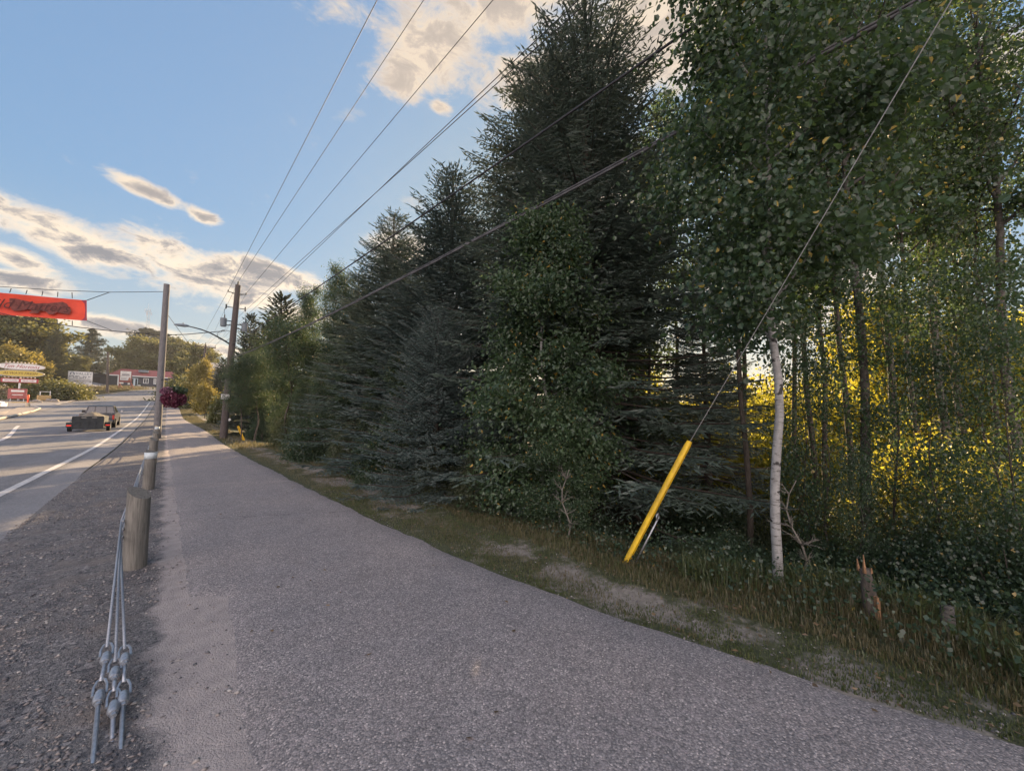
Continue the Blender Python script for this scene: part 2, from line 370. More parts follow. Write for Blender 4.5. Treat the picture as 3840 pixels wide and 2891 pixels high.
# parking lot in front of the far building, side road on the left
m_lot=mat('lot_asphalt',(.26,.25,.25),.9,.12,.8)
def patch(name,poly,dz,m,n=14,kind='structure'):
    a,b,c,d=[Vector((*p,0)) for p in poly]; X=[];Y=[]
    for i in range(n+1):
        u=i/n; p=a.lerp(d,u); q=b.lerp(c,u)
        for j in range(n+1):
            r=p.lerp(q,j/n); X.append(r.x); Y.append(r.y)
    X=np.array(X).reshape(n+1,n+1); Y=np.array(Y).reshape(n+1,n+1); Z=H(X.ravel(),Y.ravel()).reshape(X.shape)+dz
    return tag(link(name,grid_mesh(name,X,Y,Z,m)),kind=kind)
# ---------------------------------------------------------------- vegetation generators
def rot_frame(d):
    d=d/np.linalg.norm(d,axis=1,keepdims=True); a=np.where(np.abs(d[:,2:3])<.9,[[0,0,1.]],[[1.,0,0]])
    u=np.cross(d,a); u/=np.linalg.norm(u,axis=1,keepdims=True); return d,u,np.cross(d,u)
def twigs(P,D,L,W,rg,cross=True):
    """slim rhombic needle sprays, two crossed blades each"""
    D,u,v=rot_frame(D); th=rg.rand(len(P),1)*math.pi; U=u*np.cos(th)+v*np.sin(th); Vv=-u*np.sin(th)+v*np.cos(th)
    out=[]
    for X in ([U,Vv] if cross else [U]):
        out.append(np.stack([P,P+D*L*.45+X*W,P+D*L,P+D*L*.45-X*W],1))
    return np.concatenate(out).reshape(-1,3)
def quads(V): return np.arange(len(V),dtype=np.int32).reshape(-1,4)
def leaves(C,rg,size,sz_var=.48,hang=.5,outdir=None,wide=.42,hi=False):
    n=len(C); d=rg.randn(n,3); d[:,2]-=hang
    if outdir is not None: d+=outdir*.6
    D,u,v=rot_frame(d); th=rg.rand(n,1)*2*math.pi; U=u*np.cos(th)+v*np.sin(th); N=np.cross(D,U)
    L=size*(1-sz_var+rg.rand(n,1)*2*sz_var); f=N*L*.13
    if not hi:
        return np.stack([C,C+D*L*.42+U*L*wide+f,C+D*L,C+D*L*.42-U*L*wide+f],1).reshape(-1,3)
    a=np.stack([C,C+D*L*.22+U*L*wide*.8+f,C+D*L*.62+U*L*wide*.85+f,C+D*L],1)
    b=np.stack([C,C+D*L,C+D*L*.62-U*L*wide*.85+f,C+D*L*.22-U*L*wide*.8+f],1)
    return np.stack([a,b],1).reshape(-1,3)
def spruce(seed,h,R,base=.6,gap=.3,nb=6,ds=.085,sub=.07,tw=.09,wd=.016,pw=.85,droop=.25,cross=True,thin=1.0,trunk=.13,bare=0.0,zl=0.0):
    rg=np.random.RandomState(seed); T=MB(); T.tube([(0,0,-.3),(0.02,0,h*.3),(0,.03,h*.65),(0,0,h)],[trunk*1.15,trunk,trunk*.5,.012],9)
    P=[];D=[];L=[]
    z=base
    while z<h*.985:
        t=(z-base)/(h-base); Lb=R*(1-t)**pw+.12; k=nb if t<.85 else 5
        a0=rg.rand()*6.28
        for j in range(k):
            if rg.rand()>thin: continue
            az=a0+6.283*j/k+rg.randn()*.22; l=Lb*rg.uniform(.72,1.13); zz=z+rg.randn()*gap*.3
            up=np.interp(t,[0,.5,.8,1],[-.12-droop*.6,.0-droop*.2,.35,1.1]); curve=np.interp(t,[0,.6,1],[.28,.25,.1])
            h0=np.array([math.cos(az),math.sin(az),0]); 
            n=max(4,int(l/ds)); us=np.linspace(0,1,n)
            pt=lambda u:np.array([0,0,zz])[None,:]+h0[None,:]*(u[:,None]*l)+np.array([0,0,1.])[None,:]*((up*u+ (curve-droop*.3)*u*u)*l)[:,None]
            B=pt(us); T.tube([B[0],B[n//2],B[-1]],[max(.006,.012*l),max(.004,.007*l),.003],4,False)
            ax=B[-1]-B[0]; ax/=np.linalg.norm(ax); side=np.cross(ax,[0,0,1]); side/=np.linalg.norm(side); upv=np.cross(side,ax)
            u0=max(.08,bare) if z>zl else rg.choice([.35,.55,.8])
            # leader sprays along the axis
            for q,u in enumerate(us):
                if u<u0: continue
                rem=1-u
                for sgn in (-1,1):
                    ll=(.42*l*rem**.8+.07)*rg.uniform(.7,1.15)
                    d=ax*rg.uniform(.55,.8)+side*sgn*.8+upv*(rg.randn()*.14-.12*droop*2); d/=np.linalg.norm(d)
                    m=max(1,int(ll/sub)); w_=np.linspace(0,1,m+1)[:-1]
                    b=B[q]+d[None,:]*(w_[:,None]*ll)+np.array([0,0,-1.])[None,:]*(w_[:,None]**2*ll*droop*.5)
                    s2=np.cross(d,upv)
                    sg=np.where(np.arange(m)%2==0,1,-1)[:,None]
                    dd=d[None,:]*.75+s2[None,:]*sg*.7+rg.randn(m,3)*.22; dd[:,2]-=droop*.35
                    P.append(b); D.append(dd); L.append(np.minimum(tw*rg.uniform(.8,1.4,(m,1)),ll+.05))
                P.append(B[q:q+1]); D.append((ax+rg.randn(3)*.12)[None,:]); L.append(np.array([[tw*1.3]]))
        z+=gap*np.interp(t,[0,1],[1,.62])*rg.uniform(.8,1.2)
    for q in range(6):
        P.append(np.array([[0,0,h-.1-.02*q]])); a=rg.rand()*6.28; D.append(np.array([[math.cos(a)*.5,math.sin(a)*.5,1]])); L.append(np.array([[.14]]))
    P=np.concatenate(P);D=np.concatenate(D);L=np.concatenate(L)
    return T,twigs(P,D,L,wd,rg,cross)
def limb(T,p0,az,pitch,l,r,rg,n=5,curl=.25,seg=5):
    pts=[p0]; p=np.array(p0,float); a=az; b=pitch
    for k in range(n):
        p=p+np.array([math.cos(a)*math.cos(b),math.sin(a)*math.cos(b),math.sin(b)])*l/n; pts.append(p.copy()); a+=rg.randn()*.22; b+=rg.randn()*.15+curl*.1
    T.tube(pts,[r*(1-.85*k/n) for k in range(n+1)],seg,False); return np.array(pts)
def broad(seed,h,base,R,leaf,ncl,nl,n=12,trunk=.06,limbs=22,prof=None,rc=.28,wig=.08,hang=.5,hi=False,lean=(0,0),pitch=(.3,.9),wide=.42,seg=8,sub=3,kink=None):
    rg=np.random.RandomState(seed); T=MB()
    tp=[np.array([lean[0]*(k/n)+wig*math.sin(k*1.3+seed)*(k/n>.05),lean[1]*(k/n)+wig*math.cos(k*.9+seed*2)*(k/n>.05),-.35+(h+.35)*k/n]) for k in range(n+1)]
    if kink: 
        for k in range(n+1): tp[k]=tp[k]+np.array(kink(k/n))
    T.tube(tp,[trunk*(1.25 if k==0 else (1-.9*k/n)) for k in range(n+1)],seg)
    prof=prof or (lambda t:math.sin(math.pi*min(1,t*.85+.12))**.7)
    C=[];O=[]
    for i in range(limbs):
        t=(i+.5)/limbs; z=base+(h-base)*t*.97; kk=min(n-1,max(0,int((z+.35)/(h+.35)*n))); f=(z+.35)/(h+.35)*n-kk
        p0=tp[kk]*(1-f)+tp[kk+1]*f; az=i*2.4+rg.randn()*.4; l=R*prof(t)*rg.uniform(.75,1.15)
        pt=limb(T,p0,az,rg.uniform(*pitch)+t*.35,l,max(.006,trunk*.38*(1-t*.6)),rg)
        ends=[pt[2:]]
        for s_ in range(sub):
            q=pt[rg.randint(2,5)]; ends.append(limb(T,q,az+rg.uniform(-1.1,1.1),rg.uniform(-.2,.7),l*rg.uniform(.3,.5),max(.004,trunk*.12),rg,3,seg=4)[1:])
        E=np.concatenate(ends); C.append(E); O.append(np.tile([math.cos(az),math.sin(az),0],(len(E),1)))
    C=np.concatenate(C);O=np.concatenate(O)
    idx=rg.randint(0,len(C),ncl); C=C[idx]+rg.randn(ncl,3)*rc*.35; O=O[idx]
    sc=rc*rg.uniform(.5,1.25,(ncl,1,1))
    Pp=(C[:,None,:]+rg.randn(ncl,nl,3)*sc*np.array([1,1,.7])*.6).reshape(-1,3); Oo=np.repeat(O,nl,0)
    return T,leaves(Pp,rg,leaf,hang=hang,outdir=Oo,hi=hi,wide=wide)
def bush(seed,Rx,Ry,h,leaf,ncl,nl,rc=.22,hang=.2,hi=False,stems=14,wide=.4):
    rg=np.random.RandomState(seed); T=MB(); C=[];O=[]
    for i in range(stems):
        a=rg.rand()*6.28; q=rg.uniform(.15,1)**.6; e=np.array([math.cos(a)*Rx*q,math.sin(a)*Ry*q,h*(1-.55*q*q)*rg.uniform(.8,1.05)])
        b=np.array([math.cos(a)*Rx*.15,math.sin(a)*Ry*.15,-.2]); m=b*.5+e*.5+np.array([0,0,h*.12])
        T.tube([b,m,e],[.022,.014,.005],4,False)
    u=rg.randn(ncl,3); u/=np.linalg.norm(u,axis=1,keepdims=True); u[:,2]=np.abs(u[:,2])*1.05-.12
    q=rg.uniform(.35,1,(ncl,1))**.45*(1+.16*np.sin(u[:,:1]*7+seed)*np.cos(u[:,1:2]*6)+.1*rg.randn(ncl,1))
    C=u*q*np.array([Rx,Ry,h]); C[:,2]=np.maximum(C[:,2],.05)
    Pp=(C[:,None,:]+rg.randn(ncl,nl,3)*rc*.55*rg.uniform(.6,1.3,(ncl,1,1))).reshape(-1,3); Pp[:,2]=np.maximum(Pp[:,2],.02)
    return T,leaves(Pp,rg,leaf,hang=hang,outdir=np.repeat(u,nl,0),hi=hi,wide=wide)
def pine(seed,h,R,base,nw,trunk,tuft=.16,flat=False,needles=9,seg=5):
    """open-crowned pine: tiers of limbs that carry needle tufts"""
    rg=np.random.RandomState(seed); T=MB(); T.tube([(0,0,-.3),(0,.05*h*.2,h*.5),(0,0,h)],[trunk,trunk*.7,.02],8)
    P=[]
    for i in range(nw):
        t=i/(nw-1); z=base+(h-base)*t; 
        for j in range(seg):
            az=rg.rand()*6.28; l=R*((1-t)**.65 if not flat else math.sin(math.pi*min(1,.25+.72*t))**.8)*rg.uniform(.55,1.15)+.15
            pt=limb(T,np.array([0,0,z]),az,rg.uniform(-.1,.3)+t*.4,l,.03*l/R+.008,rg,4,curl=.3,seg=4)
            m=int(10+22*l/R)
            for k in range(m):
                u=rg.uniform(.25,1)*4; a=min(3,int(u)); q=pt[a]*(1-(u-a))+pt[a+1]*(u-a); P.append(q+rg.randn(3)*np.array([.16,.16,.07])*l*.9)
    P=np.array(P); P=np.repeat(P,needles,0); D=rg.randn(len(P),3); D[:,2]+=.6
    return T,twigs(P,D,tuft*rg.uniform(.7,1.2,(len(P),1)),tuft*.11,rg,False)
# ---- foliage / bark materials
L_sprB=leafmat('spruce_needles_blue',(.040,.064,.062),(.120,.165,.150),(.10,.13,.07),tf=.15)
L_sprD=leafmat('spruce_needles_dark',(.054,.082,.070),(.140,.188,.150),(.12,.13,.06),tf=.18)
L_asp=leafmat('aspen_leaves',(.020,.044,.026),(.062,.108,.050),(.19,.28,.06),(.42,.30,.05),tf=.4)
L_birch=leafmat('birch_leaves',(.024,.050,.026),(.072,.120,.052),(.20,.29,.07),(.45,.28,.05),tf=.36)
L_green=leafmat('shrub_leaves',(.021,.042,.026),(.058,.098,.048),(.17,.23,.06),(.32,.22,.05),tf=.32)
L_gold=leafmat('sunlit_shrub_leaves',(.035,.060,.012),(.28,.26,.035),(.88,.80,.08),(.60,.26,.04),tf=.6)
L_ced=leafmat('cedar_leaves',(.028,.042,.020),(.085,.10,.045),(.20,.22,.05),tf=.25)
L_far=leafmat('far_leaves',(.038,.055,.024),(.125,.14,.048),(.36,.32,.07),tf=.38,nsc=.5)
L_fary=leafmat('far_yellow_leaves',(.09,.10,.025),(.26,.22,.055),(.55,.42,.08),tf=.42,nsc=.7)
L_farc=leafmat('far_needles',(.020,.032,.028),(.060,.080,.060),(.16,.16,.07),tf=.2,nsc=.6)
def barkmat(name,col,dark,sc=(8,8,2.2),bump=.8):
    m=bpy.data.materials.new(name); m.use_nodes=True; t=NT(m.node_tree); b=t.n['Principled BSDF']
    p=t.new('ShaderNodeTexCoord').outputs['Object']; mp=t.new('ShaderNodeMapping',i={'Vector':p,'Scale':sc}).outputs[0]
    n=t.noise(mp,3,6,.65,.4); c=t.ramp(n,[(.32,dark),(.62,col)]); t.l.new(c,b.inputs['Base Color']); b.inputs['Roughness'].default_value=.9
    bn=t.new('ShaderNodeBump',i={'Strength':bump,'Distance':.015,'Height':n}); t.l.new(bn.outputs[0],b.inputs['Normal']); return m
B_dark=barkmat('dark_bark',(.10,.082,.066),(.03,.025,.02)); B_gray=barkmat('gray_bark',(.115,.105,.09),(.035,.03,.027),(5,5,9))
B_spr=barkmat('spruce_bark',(.085,.066,.052),(.03,.024,.02),(12,12,8))
def whitebark():
    m=bpy.data.materials.new('white_aspen_bark'); m.use_nodes=True; t=NT(m.node_tree); b=t.n['Principled BSDF']
    p=t.new('ShaderNodeTexCoord').outputs['Object']
    a=t.noise(t.new('ShaderNodeMapping',i={'Vector':p,'Scale':(7,7,42)}).outputs[0],1.6,5,.7,.4)
    g=t.noise(t.new('ShaderNodeMapping',i={'Vector':p,'Scale':(5,5,3)}).outputs[0],2.2,5,.6)
    s=t.noise(t.new('ShaderNodeMapping',i={'Vector':p,'Scale':(9,9,14)}).outputs[0],1.0,3,.5)
    c=t.ramp(g,[(.3,(.19,.187,.18)),(.6,(.32,.315,.30)),(.8,(.38,.37,.35))])
    c=t.mix(t.ramp(a,[(.56,gray(0)),(.63,gray(.9))]),c,(.07,.06,.052))
    c=t.mix(t.ramp(s,[(.62,gray(0)),(.66,gray(1))]),c,(.025,.022,.02))
    t.l.new(c,b.inputs['Base Color']); b.inputs['Roughness'].default_value=.7
    bn=t.new('ShaderNodeBump',i={'Strength':.5,'Distance':.006,'Height':a}); t.l.new(bn.outputs[0],b.inputs['Normal']); return m
B_white=whitebark(); B_twig=barkmat('twig_bark',(.17,.155,.13),(.10,.09,.07))
PROTO={}
def proto(key,res,bark,leafm):
    T,V=res; PROTO[key]=(T.mesh(key+'_trunk',bark,True),np_mesh(key+'_crown',V,quads(V),leafm))
def tree(name,key,label,cat,pos,rz=0,scale=1,group=None,trunk='trunk',crown='crown'):
    r=thing(name,label,cat,pos,rz,group,scale); a,b=PROTO[key]; link(trunk,a,r); link(crown,b,r); return r
# ---------------------------------------------------------------- trees and shrubs
def dr(px,r):
    q=ray(px,1545); return r/q.x*1.0
def at(px,d,top,hp):
    p=gdepth(px,d); z=ptd(px,top,d).z; return p,(z-p.z)/hp
# -- prototypes
proto('spruceA',spruce(1,10,2.7,base=.5,gap=.20,nb=7,droop=.25,trunk=.14,ds=.085,sub=.052,tw=.12,wd=.0125,pw=.78),B_spr,L_sprD)
proto('spruceB',spruce(2,9,2.3,base=.15,gap=.19,nb=7,droop=.12,trunk=.12,wd=.0125,ds=.08,sub=.052,tw=.115,pw=.78),B_spr,L_sprB)
proto('spruceBig',spruce(5,11,2.6,base=1.2,gap=.24,nb=7,droop=.3,trunk=.15,thin=.9,pw=.55,bare=.15,zl=4.2,ds=.085,sub=.052,tw=.12,wd=.0125),B_spr,L_sprD)
proto('spruceLow',spruce(6,5,2.0,base=.1,gap=.17,nb=7,droop=.12,trunk=.07,wd=.010,ds=.065,sub=.05,tw=.085,pw=.5),B_spr,L_sprB)
proto('spruceFar',spruce(9,10,2.7,base=.3,gap=.28,nb=7,ds=.17,sub=.15,tw=.25,wd=.05,trunk=.15,pw=.7),B_spr,L_farc)
proto('aspenNear',broad(11,8.0,2.2,1.0,.046,2600,16,trunk=.046,limbs=32,hang=.8,rc=.30,hi=True,lean=(.1,-.1),n=26,wig=.012,kink=lambda t:[float(np.interp(t*8.35-.35,[0,.75,1.24,1.7,2.3,2.9,8],[0,0,.03,.06,.01,.0,.1]))*q for q in (.74,-.67,0)],wide=.46,prof=lambda t:.62+.5*math.sin(math.pi*min(1,t*.9+.05))),B_white,L_asp)
proto('aspenTall',broad(12,12,5.8,1.7,.064,800,17,trunk=.10,limbs=26,hang=.6,rc=.34,wig=.05,wide=.45,prof=lambda t:.55+.6*math.sin(math.pi*min(1,t*.9+.05))),B_gray,L_asp)
proto('aspenSlim',broad(14,11,5.0,1.25,.06,900,17,trunk=.075,limbs=24,hang=.6,rc=.32,wig=.06,wide=.45,prof=lambda t:.5+.6*math.sin(math.pi*t)),B_dark,L_asp)
proto('birch',broad(15,5.6,.35,1.15,.052,2700,17,trunk=.038,limbs=40,hang=1.6,rc=.27,wig=.05,hi=True,pitch=(.1,.6),wide=.36,prof=lambda t:1.0-.78*t**1.6),B_white,L_birch)
proto('sapling',broad(16,5,.3,1.0,.055,1500,16,trunk=.035,limbs=24,hang=.5,rc=.3,prof=lambda t:1.0-.6*t),B_dark,L_green)
proto('saplingFine',broad(18,5,.3,1.05,.030,2900,17,trunk=.035,limbs=34,hang=.5,rc=.21,prof=lambda t:1.0-.55*t),B_dark,L_green)
proto('saplingHigh',broad(19,5,1.9,1.35,.034,2600,17,trunk=.05,limbs=26,hang=.5,rc=.3,prof=lambda t:.6+.5*math.sin(math.pi*t)),B_dark,L_green)
proto('sapUnder',broad(17,5,.9,1.05,.05,480,15,trunk=.03,limbs=24,hang=.5,rc=.3,prof=lambda t:.6+.5*math.sin(math.pi*t)),B_dark,L_asp)
proto('shrubG',bush(21,1.5,1.3,1.9,.055,1900,17,rc=.26,hang=.3),B_dark,L_green)
proto('shrubC',bush(22,1.4,1.2,2.2,.052,1700,20,rc=.24,hang=.9,wide=.22),B_dark,L_ced)
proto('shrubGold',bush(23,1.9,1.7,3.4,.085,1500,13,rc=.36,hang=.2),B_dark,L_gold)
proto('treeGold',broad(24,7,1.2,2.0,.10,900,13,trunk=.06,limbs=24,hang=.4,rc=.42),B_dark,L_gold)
proto('maple',broad(25,9,1.6,4.0,.30,1500,16,trunk=.20,limbs=30,rc=.75,hang=.2,wide=.5,prof=lambda t:.55+.55*math.sin(math.pi*min(1,t*.85+.15))),B_dark,L_far)
proto('mapleY',broad(26,7,1.0,3.6,.28,1000,15,trunk=.15,limbs=24,rc=.8,hang=.2,wide=.5,prof=lambda t:.7+.4*math.sin(math.pi*min(1,t*.85+.15))),B_dark,L_fary)
proto('farBush',bush(27,3.2,2.6,3.0,.22,1100,14,rc=.7,hang=.2,wide=.5),B_dark,L_far)
proto('whitePine',pine(28,14,5.2,2.0,17,.24,tuft=.42,needles=12,seg=6),B_dark,L_farc)
proto('redPine',pine(29,15,3.6,9.5,9,.22,tuft=.40,flat=True,needles=14,seg=6),B_dark,L_farc)
# -- the two tall spruces and the others along the verge
p,s=at(2215,8.2,-130,11); tree('spruce_tree','spruceBig','tallest dark spruce with bare drooping lower boughs, its top cut off by the picture edge','spruce tree',p,.3,(s*1.12,s*1.12,s),'spruces along the path')
p,s=at(2075,10.0,110,11); tree('spruce_tree','spruceBig','tall spruce close behind the tallest one, its tip against the bright cloud','spruce tree',p,1.1,(s*1.2,s*1.2,s),'spruces along the path')
p,s=at(1690,dr(1690,6.2),600,9); tree('spruce_tree','spruceB','pointed spruce just left of the two tallest, overlapping their lower boughs','spruce tree',p,.5,(s*1.45,s*1.45,s),'spruces along the path')
p,s=at(1462,dr(1462,6.0),775,10); tree('spruce_tree','spruceA','pointed spruce with a thin leader, third from the tallest along the path','spruce tree',p,2.0,(s*1.3,s*1.3,s),'spruces along the path')
p,s=at(1640,7.6,1190,5); tree('spruce_tree','spruceLow','small blue-green spruce with low boughs reaching the grass','spruce tree',p,2.6,(s,s,s),'spruces along the path')
p,s=at(1880,7.0,1480,5); tree('spruce_tree','spruceLow','low blue spruce half hidden under the birch leaves','spruce tree',p,3.9,(s,s,s),'spruces along the path')
p,s=at(2650,8.3,900,11); tree('spruce_tree','spruceBig','dark spruce with hanging boughs behind the guy wire','spruce tree',p,.9,(s*.8,s*.8,s),'spruces along the path')
p,s=at(1330,dr(1330,6.6),1010,10); tree('spruce_tree','spruceA','short dark spruce between the leafy sapling and the pointed spruce','spruce tree',p,3.0,(s*1.15,s*1.15,s))
p,s=at(1040,26,1105,10); tree('spruce_tree','spruceFar','conifer behind the utility pole with a rounded dark top','spruce tree',p,.4,(s*1.15,s*1.15,s),'conifers behind the utility pole')
p,s=at(925,32,1180,10); tree('spruce_tree','spruceFar','narrow pointed conifer close beside the utility pole','spruce tree',p,1.4,(s*.8,s*.8,s),'conifers behind the utility pole')
p,s=at(980,36,1215,10); tree('spruce_tree','spruceFar','lower conifer filling the gap between the two behind the utility pole','spruce tree',p,2.4,s,'conifers behind the utility pole')
p,s=at(830,52,1345,10); tree('spruce_tree','spruceFar','small far conifer left of the utility pole','spruce tree',p,5.4,(s*1.2,s*1.2,s),'conifers behind the utility pole')
# -- aspens on the right
A1=gdepth(2885,3.6); A1.z=Hf(A1.x,A1.y)
tree('aspen_tree','aspenNear','white-barked aspen with black scars on its trunk, nearest the path','aspen tree',A1,.0,1.0,'aspens beside the path')
AS=[(3235,4.75,'aspenTall',-500,.4,'thick grey-barked aspen leaning left above the splintered stump'),
    (3345,7.0,'aspenTall',-250,1.9,'light grey aspen trunk right of the thick leaning one'),
    (3165,6.2,'aspenSlim',-150,2.7,'crooked dark trunk showing between the white aspen and the thick grey one'),
    (3090,6.8,'aspenSlim',200,4.9,'thin dark trunk between the two slim ones behind the golden bush'),
    (3425,6.3,'aspenSlim',100,2.2,'straight slim trunk halfway between the light grey and the forked trunk'),
    (3610,6.9,'aspenSlim',150,1.2,'slim trunk close right of the forked one'),
    (3720,6.5,'aspenSlim',300,3.9,'slim dark trunk just left of the heavy right edge trunk'),
    (2985,7.8,'aspenSlim',150,5.5,'far slim trunk in the golden light right of the white one'),
    (3040,7.2,'aspenSlim',-60,.9,'thin dark trunk just right of the white aspen'),
    (3540,6.6,'aspenTall',-350,3.3,'dark forked trunk beside the dead bare branches'),
    (3800,6.2,'aspenTall',-600,4.4,'heavy dark trunk at the right edge of the picture'),
    (2790,10.5,'aspenSlim',120,4.1,'dark slender trunk seen behind the guy wire'),
    (2540,11.5,'aspenSlim',330,5.2,'yellow-green topped aspen right of the tallest spruce'),
    (2440,10.2,'aspenSlim',560,.2,'slender aspen whose crown touches the right side of the tallest spruce'),
    (3660,10.5,'aspenTall',-50,5.9,'tall aspen behind the dead bare branches')]
for px,d,k,top,rz,lb in AS:
    hp=12 if k=='aspenTall' else 11; p,s=at(px,d,top,hp); tree('aspen_tree',k,lb,'aspen tree',p,rz,(s*.85,s*.85,s),'aspens beside the path')
p,s=at(2790,6.2,-60,11); tree('aspen_tree','aspenSlim','dense leafy aspen whose crown hides the cable above the yellow guard','aspen tree',p,1.3,(s*.8,s*.8,s),'aspens beside the path')
p,s=at(2040,6.4,790,5.6); tree('birch_tree','birch','leafy birch with hanging leaves and a thin pale trunk in front of the spruces','birch tree',p,.0,(s*1.3,s*1.3,s),'birches beside the verge')
p,s=at(2090,5.6,1500,5.6); tree('birch_tree','birch','young birch filling in below the tall one','birch tree',p,2.2,(s*1.6,s*1.6,s),'birches beside the verge')
# -- leafy saplings and shrubs along the verge further down
SAP=[(1250,5.6,1010,'slender leafy sapling with rusty leaves in front of the third spruce',.75),(1150,5.2,1085,'round leafy sapling at the left end of the tall spruces',.8),
     (1500,4.5,1340,'bushy sapling hanging over the verge left of the blue spruce',1.0),(1330,5.0,1300,'bushy green sapling third along the verge',1.1),(1180,5.3,1300,'bushy green sapling hiding the sagging cable',1.05),
     (1040,5.6,1340,'leafy sapling beside the small yellow guard',1.1),(900,5.6,1400,'leafy sapling covering the utility pole base',.9),(1600,5.2,1250,'leafy sapling standing between the two blue-green spruces',.8),
     (925,4.3,1500,'low leafy sapling just right of the small yellow guard',.8),(990,4.2,1440,'second leafy sapling right of the small yellow guard',.8),(1060,4.3,1400,'third leafy sapling right of the small yellow guard',.85),(1125,4.2,1430,'leafy sapling in the middle of the far hedge row',.8),
     (1200,4.3,1380,'dense leafy sapling under the slender one',.85),(1285,4.2,1400,'dense leafy sapling right of the one under the slender one',.85),(1385,4.2,1450,'leafy sapling hanging over the near end of the hedge row',.8),(1450,4.0,1560,'short leafy sapling at the near end of the hedge row',.8)]
for i,(px,r_,top,lb,sx) in enumerate(SAP):
    p,s=at(px,dr(px,r_),top,5); tree('leafy_sapling','saplingFine',lb,'sapling',p,i*1.7,(s*sx,s*sx,s),'saplings along the verge',trunk='stem',crown='foliage')
SHR=[(1800,4.1,1680,'shrubC',.75,'low shrub under the birch'),(1650,4.0,1640,'shrubC',.75,'low feathery shrub below the blue spruce'),(1480,3.95,1600,'shrubG',.8,'dark green shrub at the verge, fourth from the birch'),
     (1330,4.05,1570,'shrubC',.85,'feathery shrub where the verge narrows'),(1210,4.0,1540,'shrubG',.85,'round shrub in the middle of the hedge row'),(1110,4.6,1520,'shrubC',.85,'feathery shrub right of the small yellow guard'),
     (1020,4.8,1530,'shrubG',.85,'shrub behind the small yellow guard'),(1560,5.0,1400,'shrubG',1.1,'tall shrub behind the feathery one below the blue spruce'),(1400,5.2,1330,'shrubC',1.1,'tall feathery shrub in the shade of the pointed spruces'),
     (1260,5.4,1290,'shrubG',1.2,'tall shrub below the slender sapling'),(1700,5.0,1480,'shrubC',1.0,'feathery shrub behind the small blue-green spruce'),
     (2250,5.4,1950,'shrubG',.8,'low shrub at the foot of the tallest spruce'),(2420,5.0,2040,'shrubG',.7,'small shrub at the foot of the yellow guard'),
     (2560,5.0,2030,'shrubC',.7,'low shrub right of the yellow guard'),(2720,5.4,2000,'shrubG',.8,'shrub left of the white aspen trunk'),(3060,5.8,2050,'shrubG',.8,'shrub between the white aspen and the splintered stump'),
     (3420,5.6,1980,'shrubG',.8,'leafy shrub with lit leaves right of the thick aspen'),(3600,6.6,1800,'shrubC',1.0,'big shrub below the dead branches'),(3760,5.2,1950,'shrubG',.8,'shrub at the right picture edge'),
     (3680,4.9,2180,'shrubG',.7,'low dark shrub above the fallen birch log'),(3250,7.6,1850,'shrubC',.9,'shrub behind the thick aspen'),(2900,7.4,1900,'shrubC',.9,'shrub behind the white aspen'),(2650,7.8,1850,'shrubG',.9,'shrub under the hanging spruce boughs')]
for i,(px,r_,top,k,wf,lb) in enumerate(SHR):
    hp=1.9 if k=='shrubG' else 2.2; p,s=at(px,dr(px,r_),top,hp)
    if s>1.15: k='saplingFine'; s=s*hp/5; wf=wf*.8
    sw=max(s,.45)*wf
    tree('shrub',k,lb,'shrub',p,i*1.31,(sw,sw,s),'shrubs along the wood edge',trunk='stems',crown='foliage')
US=[(3345,6.3,1050,'feathery young tree close behind the thick grey trunk'),(3710,6.0,980,'feathery young tree left of the heavy right edge trunk'),(3010,7.0,1180,'feathery young tree right behind the white trunk'),(2230,8.9,900,'added young tree deep behind the tallest spruce trunk, keeping sun off the path'),(2330,10.6,850,'second added young tree deep behind the tallest spruce, keeping sun off the path'),(3085,6.2,1330,'thin green young tree between the slim trunks right of the white aspen'),(3480,5.7,1320,'green young tree in front of the forked trunk'),(3780,5.4,1250,'green young tree in front of the right edge trunk'),(3200,5.4,1720,'low green young tree left of the thick grey trunk'),(2480,7.4,1500,'young tree right behind the yellow guard')]  # trees deep behind the tallest spruce are added to shade the path
for i,(px,r_,top,lb) in enumerate(US):
    p,s=at(px,dr(px,r_),top,5); tree('young_tree','sapling' if px<2400 else 'sapUnder',lb,'young tree',p,i*2.3,(s*(1.1 if px<2400 else .7),)*2+(s,),'young trees among the aspens')
p,s=at(905,dr(905,2.95),1385,5); tree('leafy_tree','saplingHigh','rounded small tree whose leaves hide the middle of the utility pole','tree',p,1.0,(s*1.15,s*1.15,s))
p,s=at(965,dr(965,3.7),1340,5); tree('leafy_tree','saplingHigh','rounded small tree just right of the one hiding the utility pole','tree',p,3.0,(s*1.1,s*1.1,s))
p,s=at(1080,dr(1080,4.2),1250,5); tree('leafy_tree','saplingHigh','rounded tree at the far end of the tall hedge row','tree',p,5.0,(s*1.1,s*1.1,s))
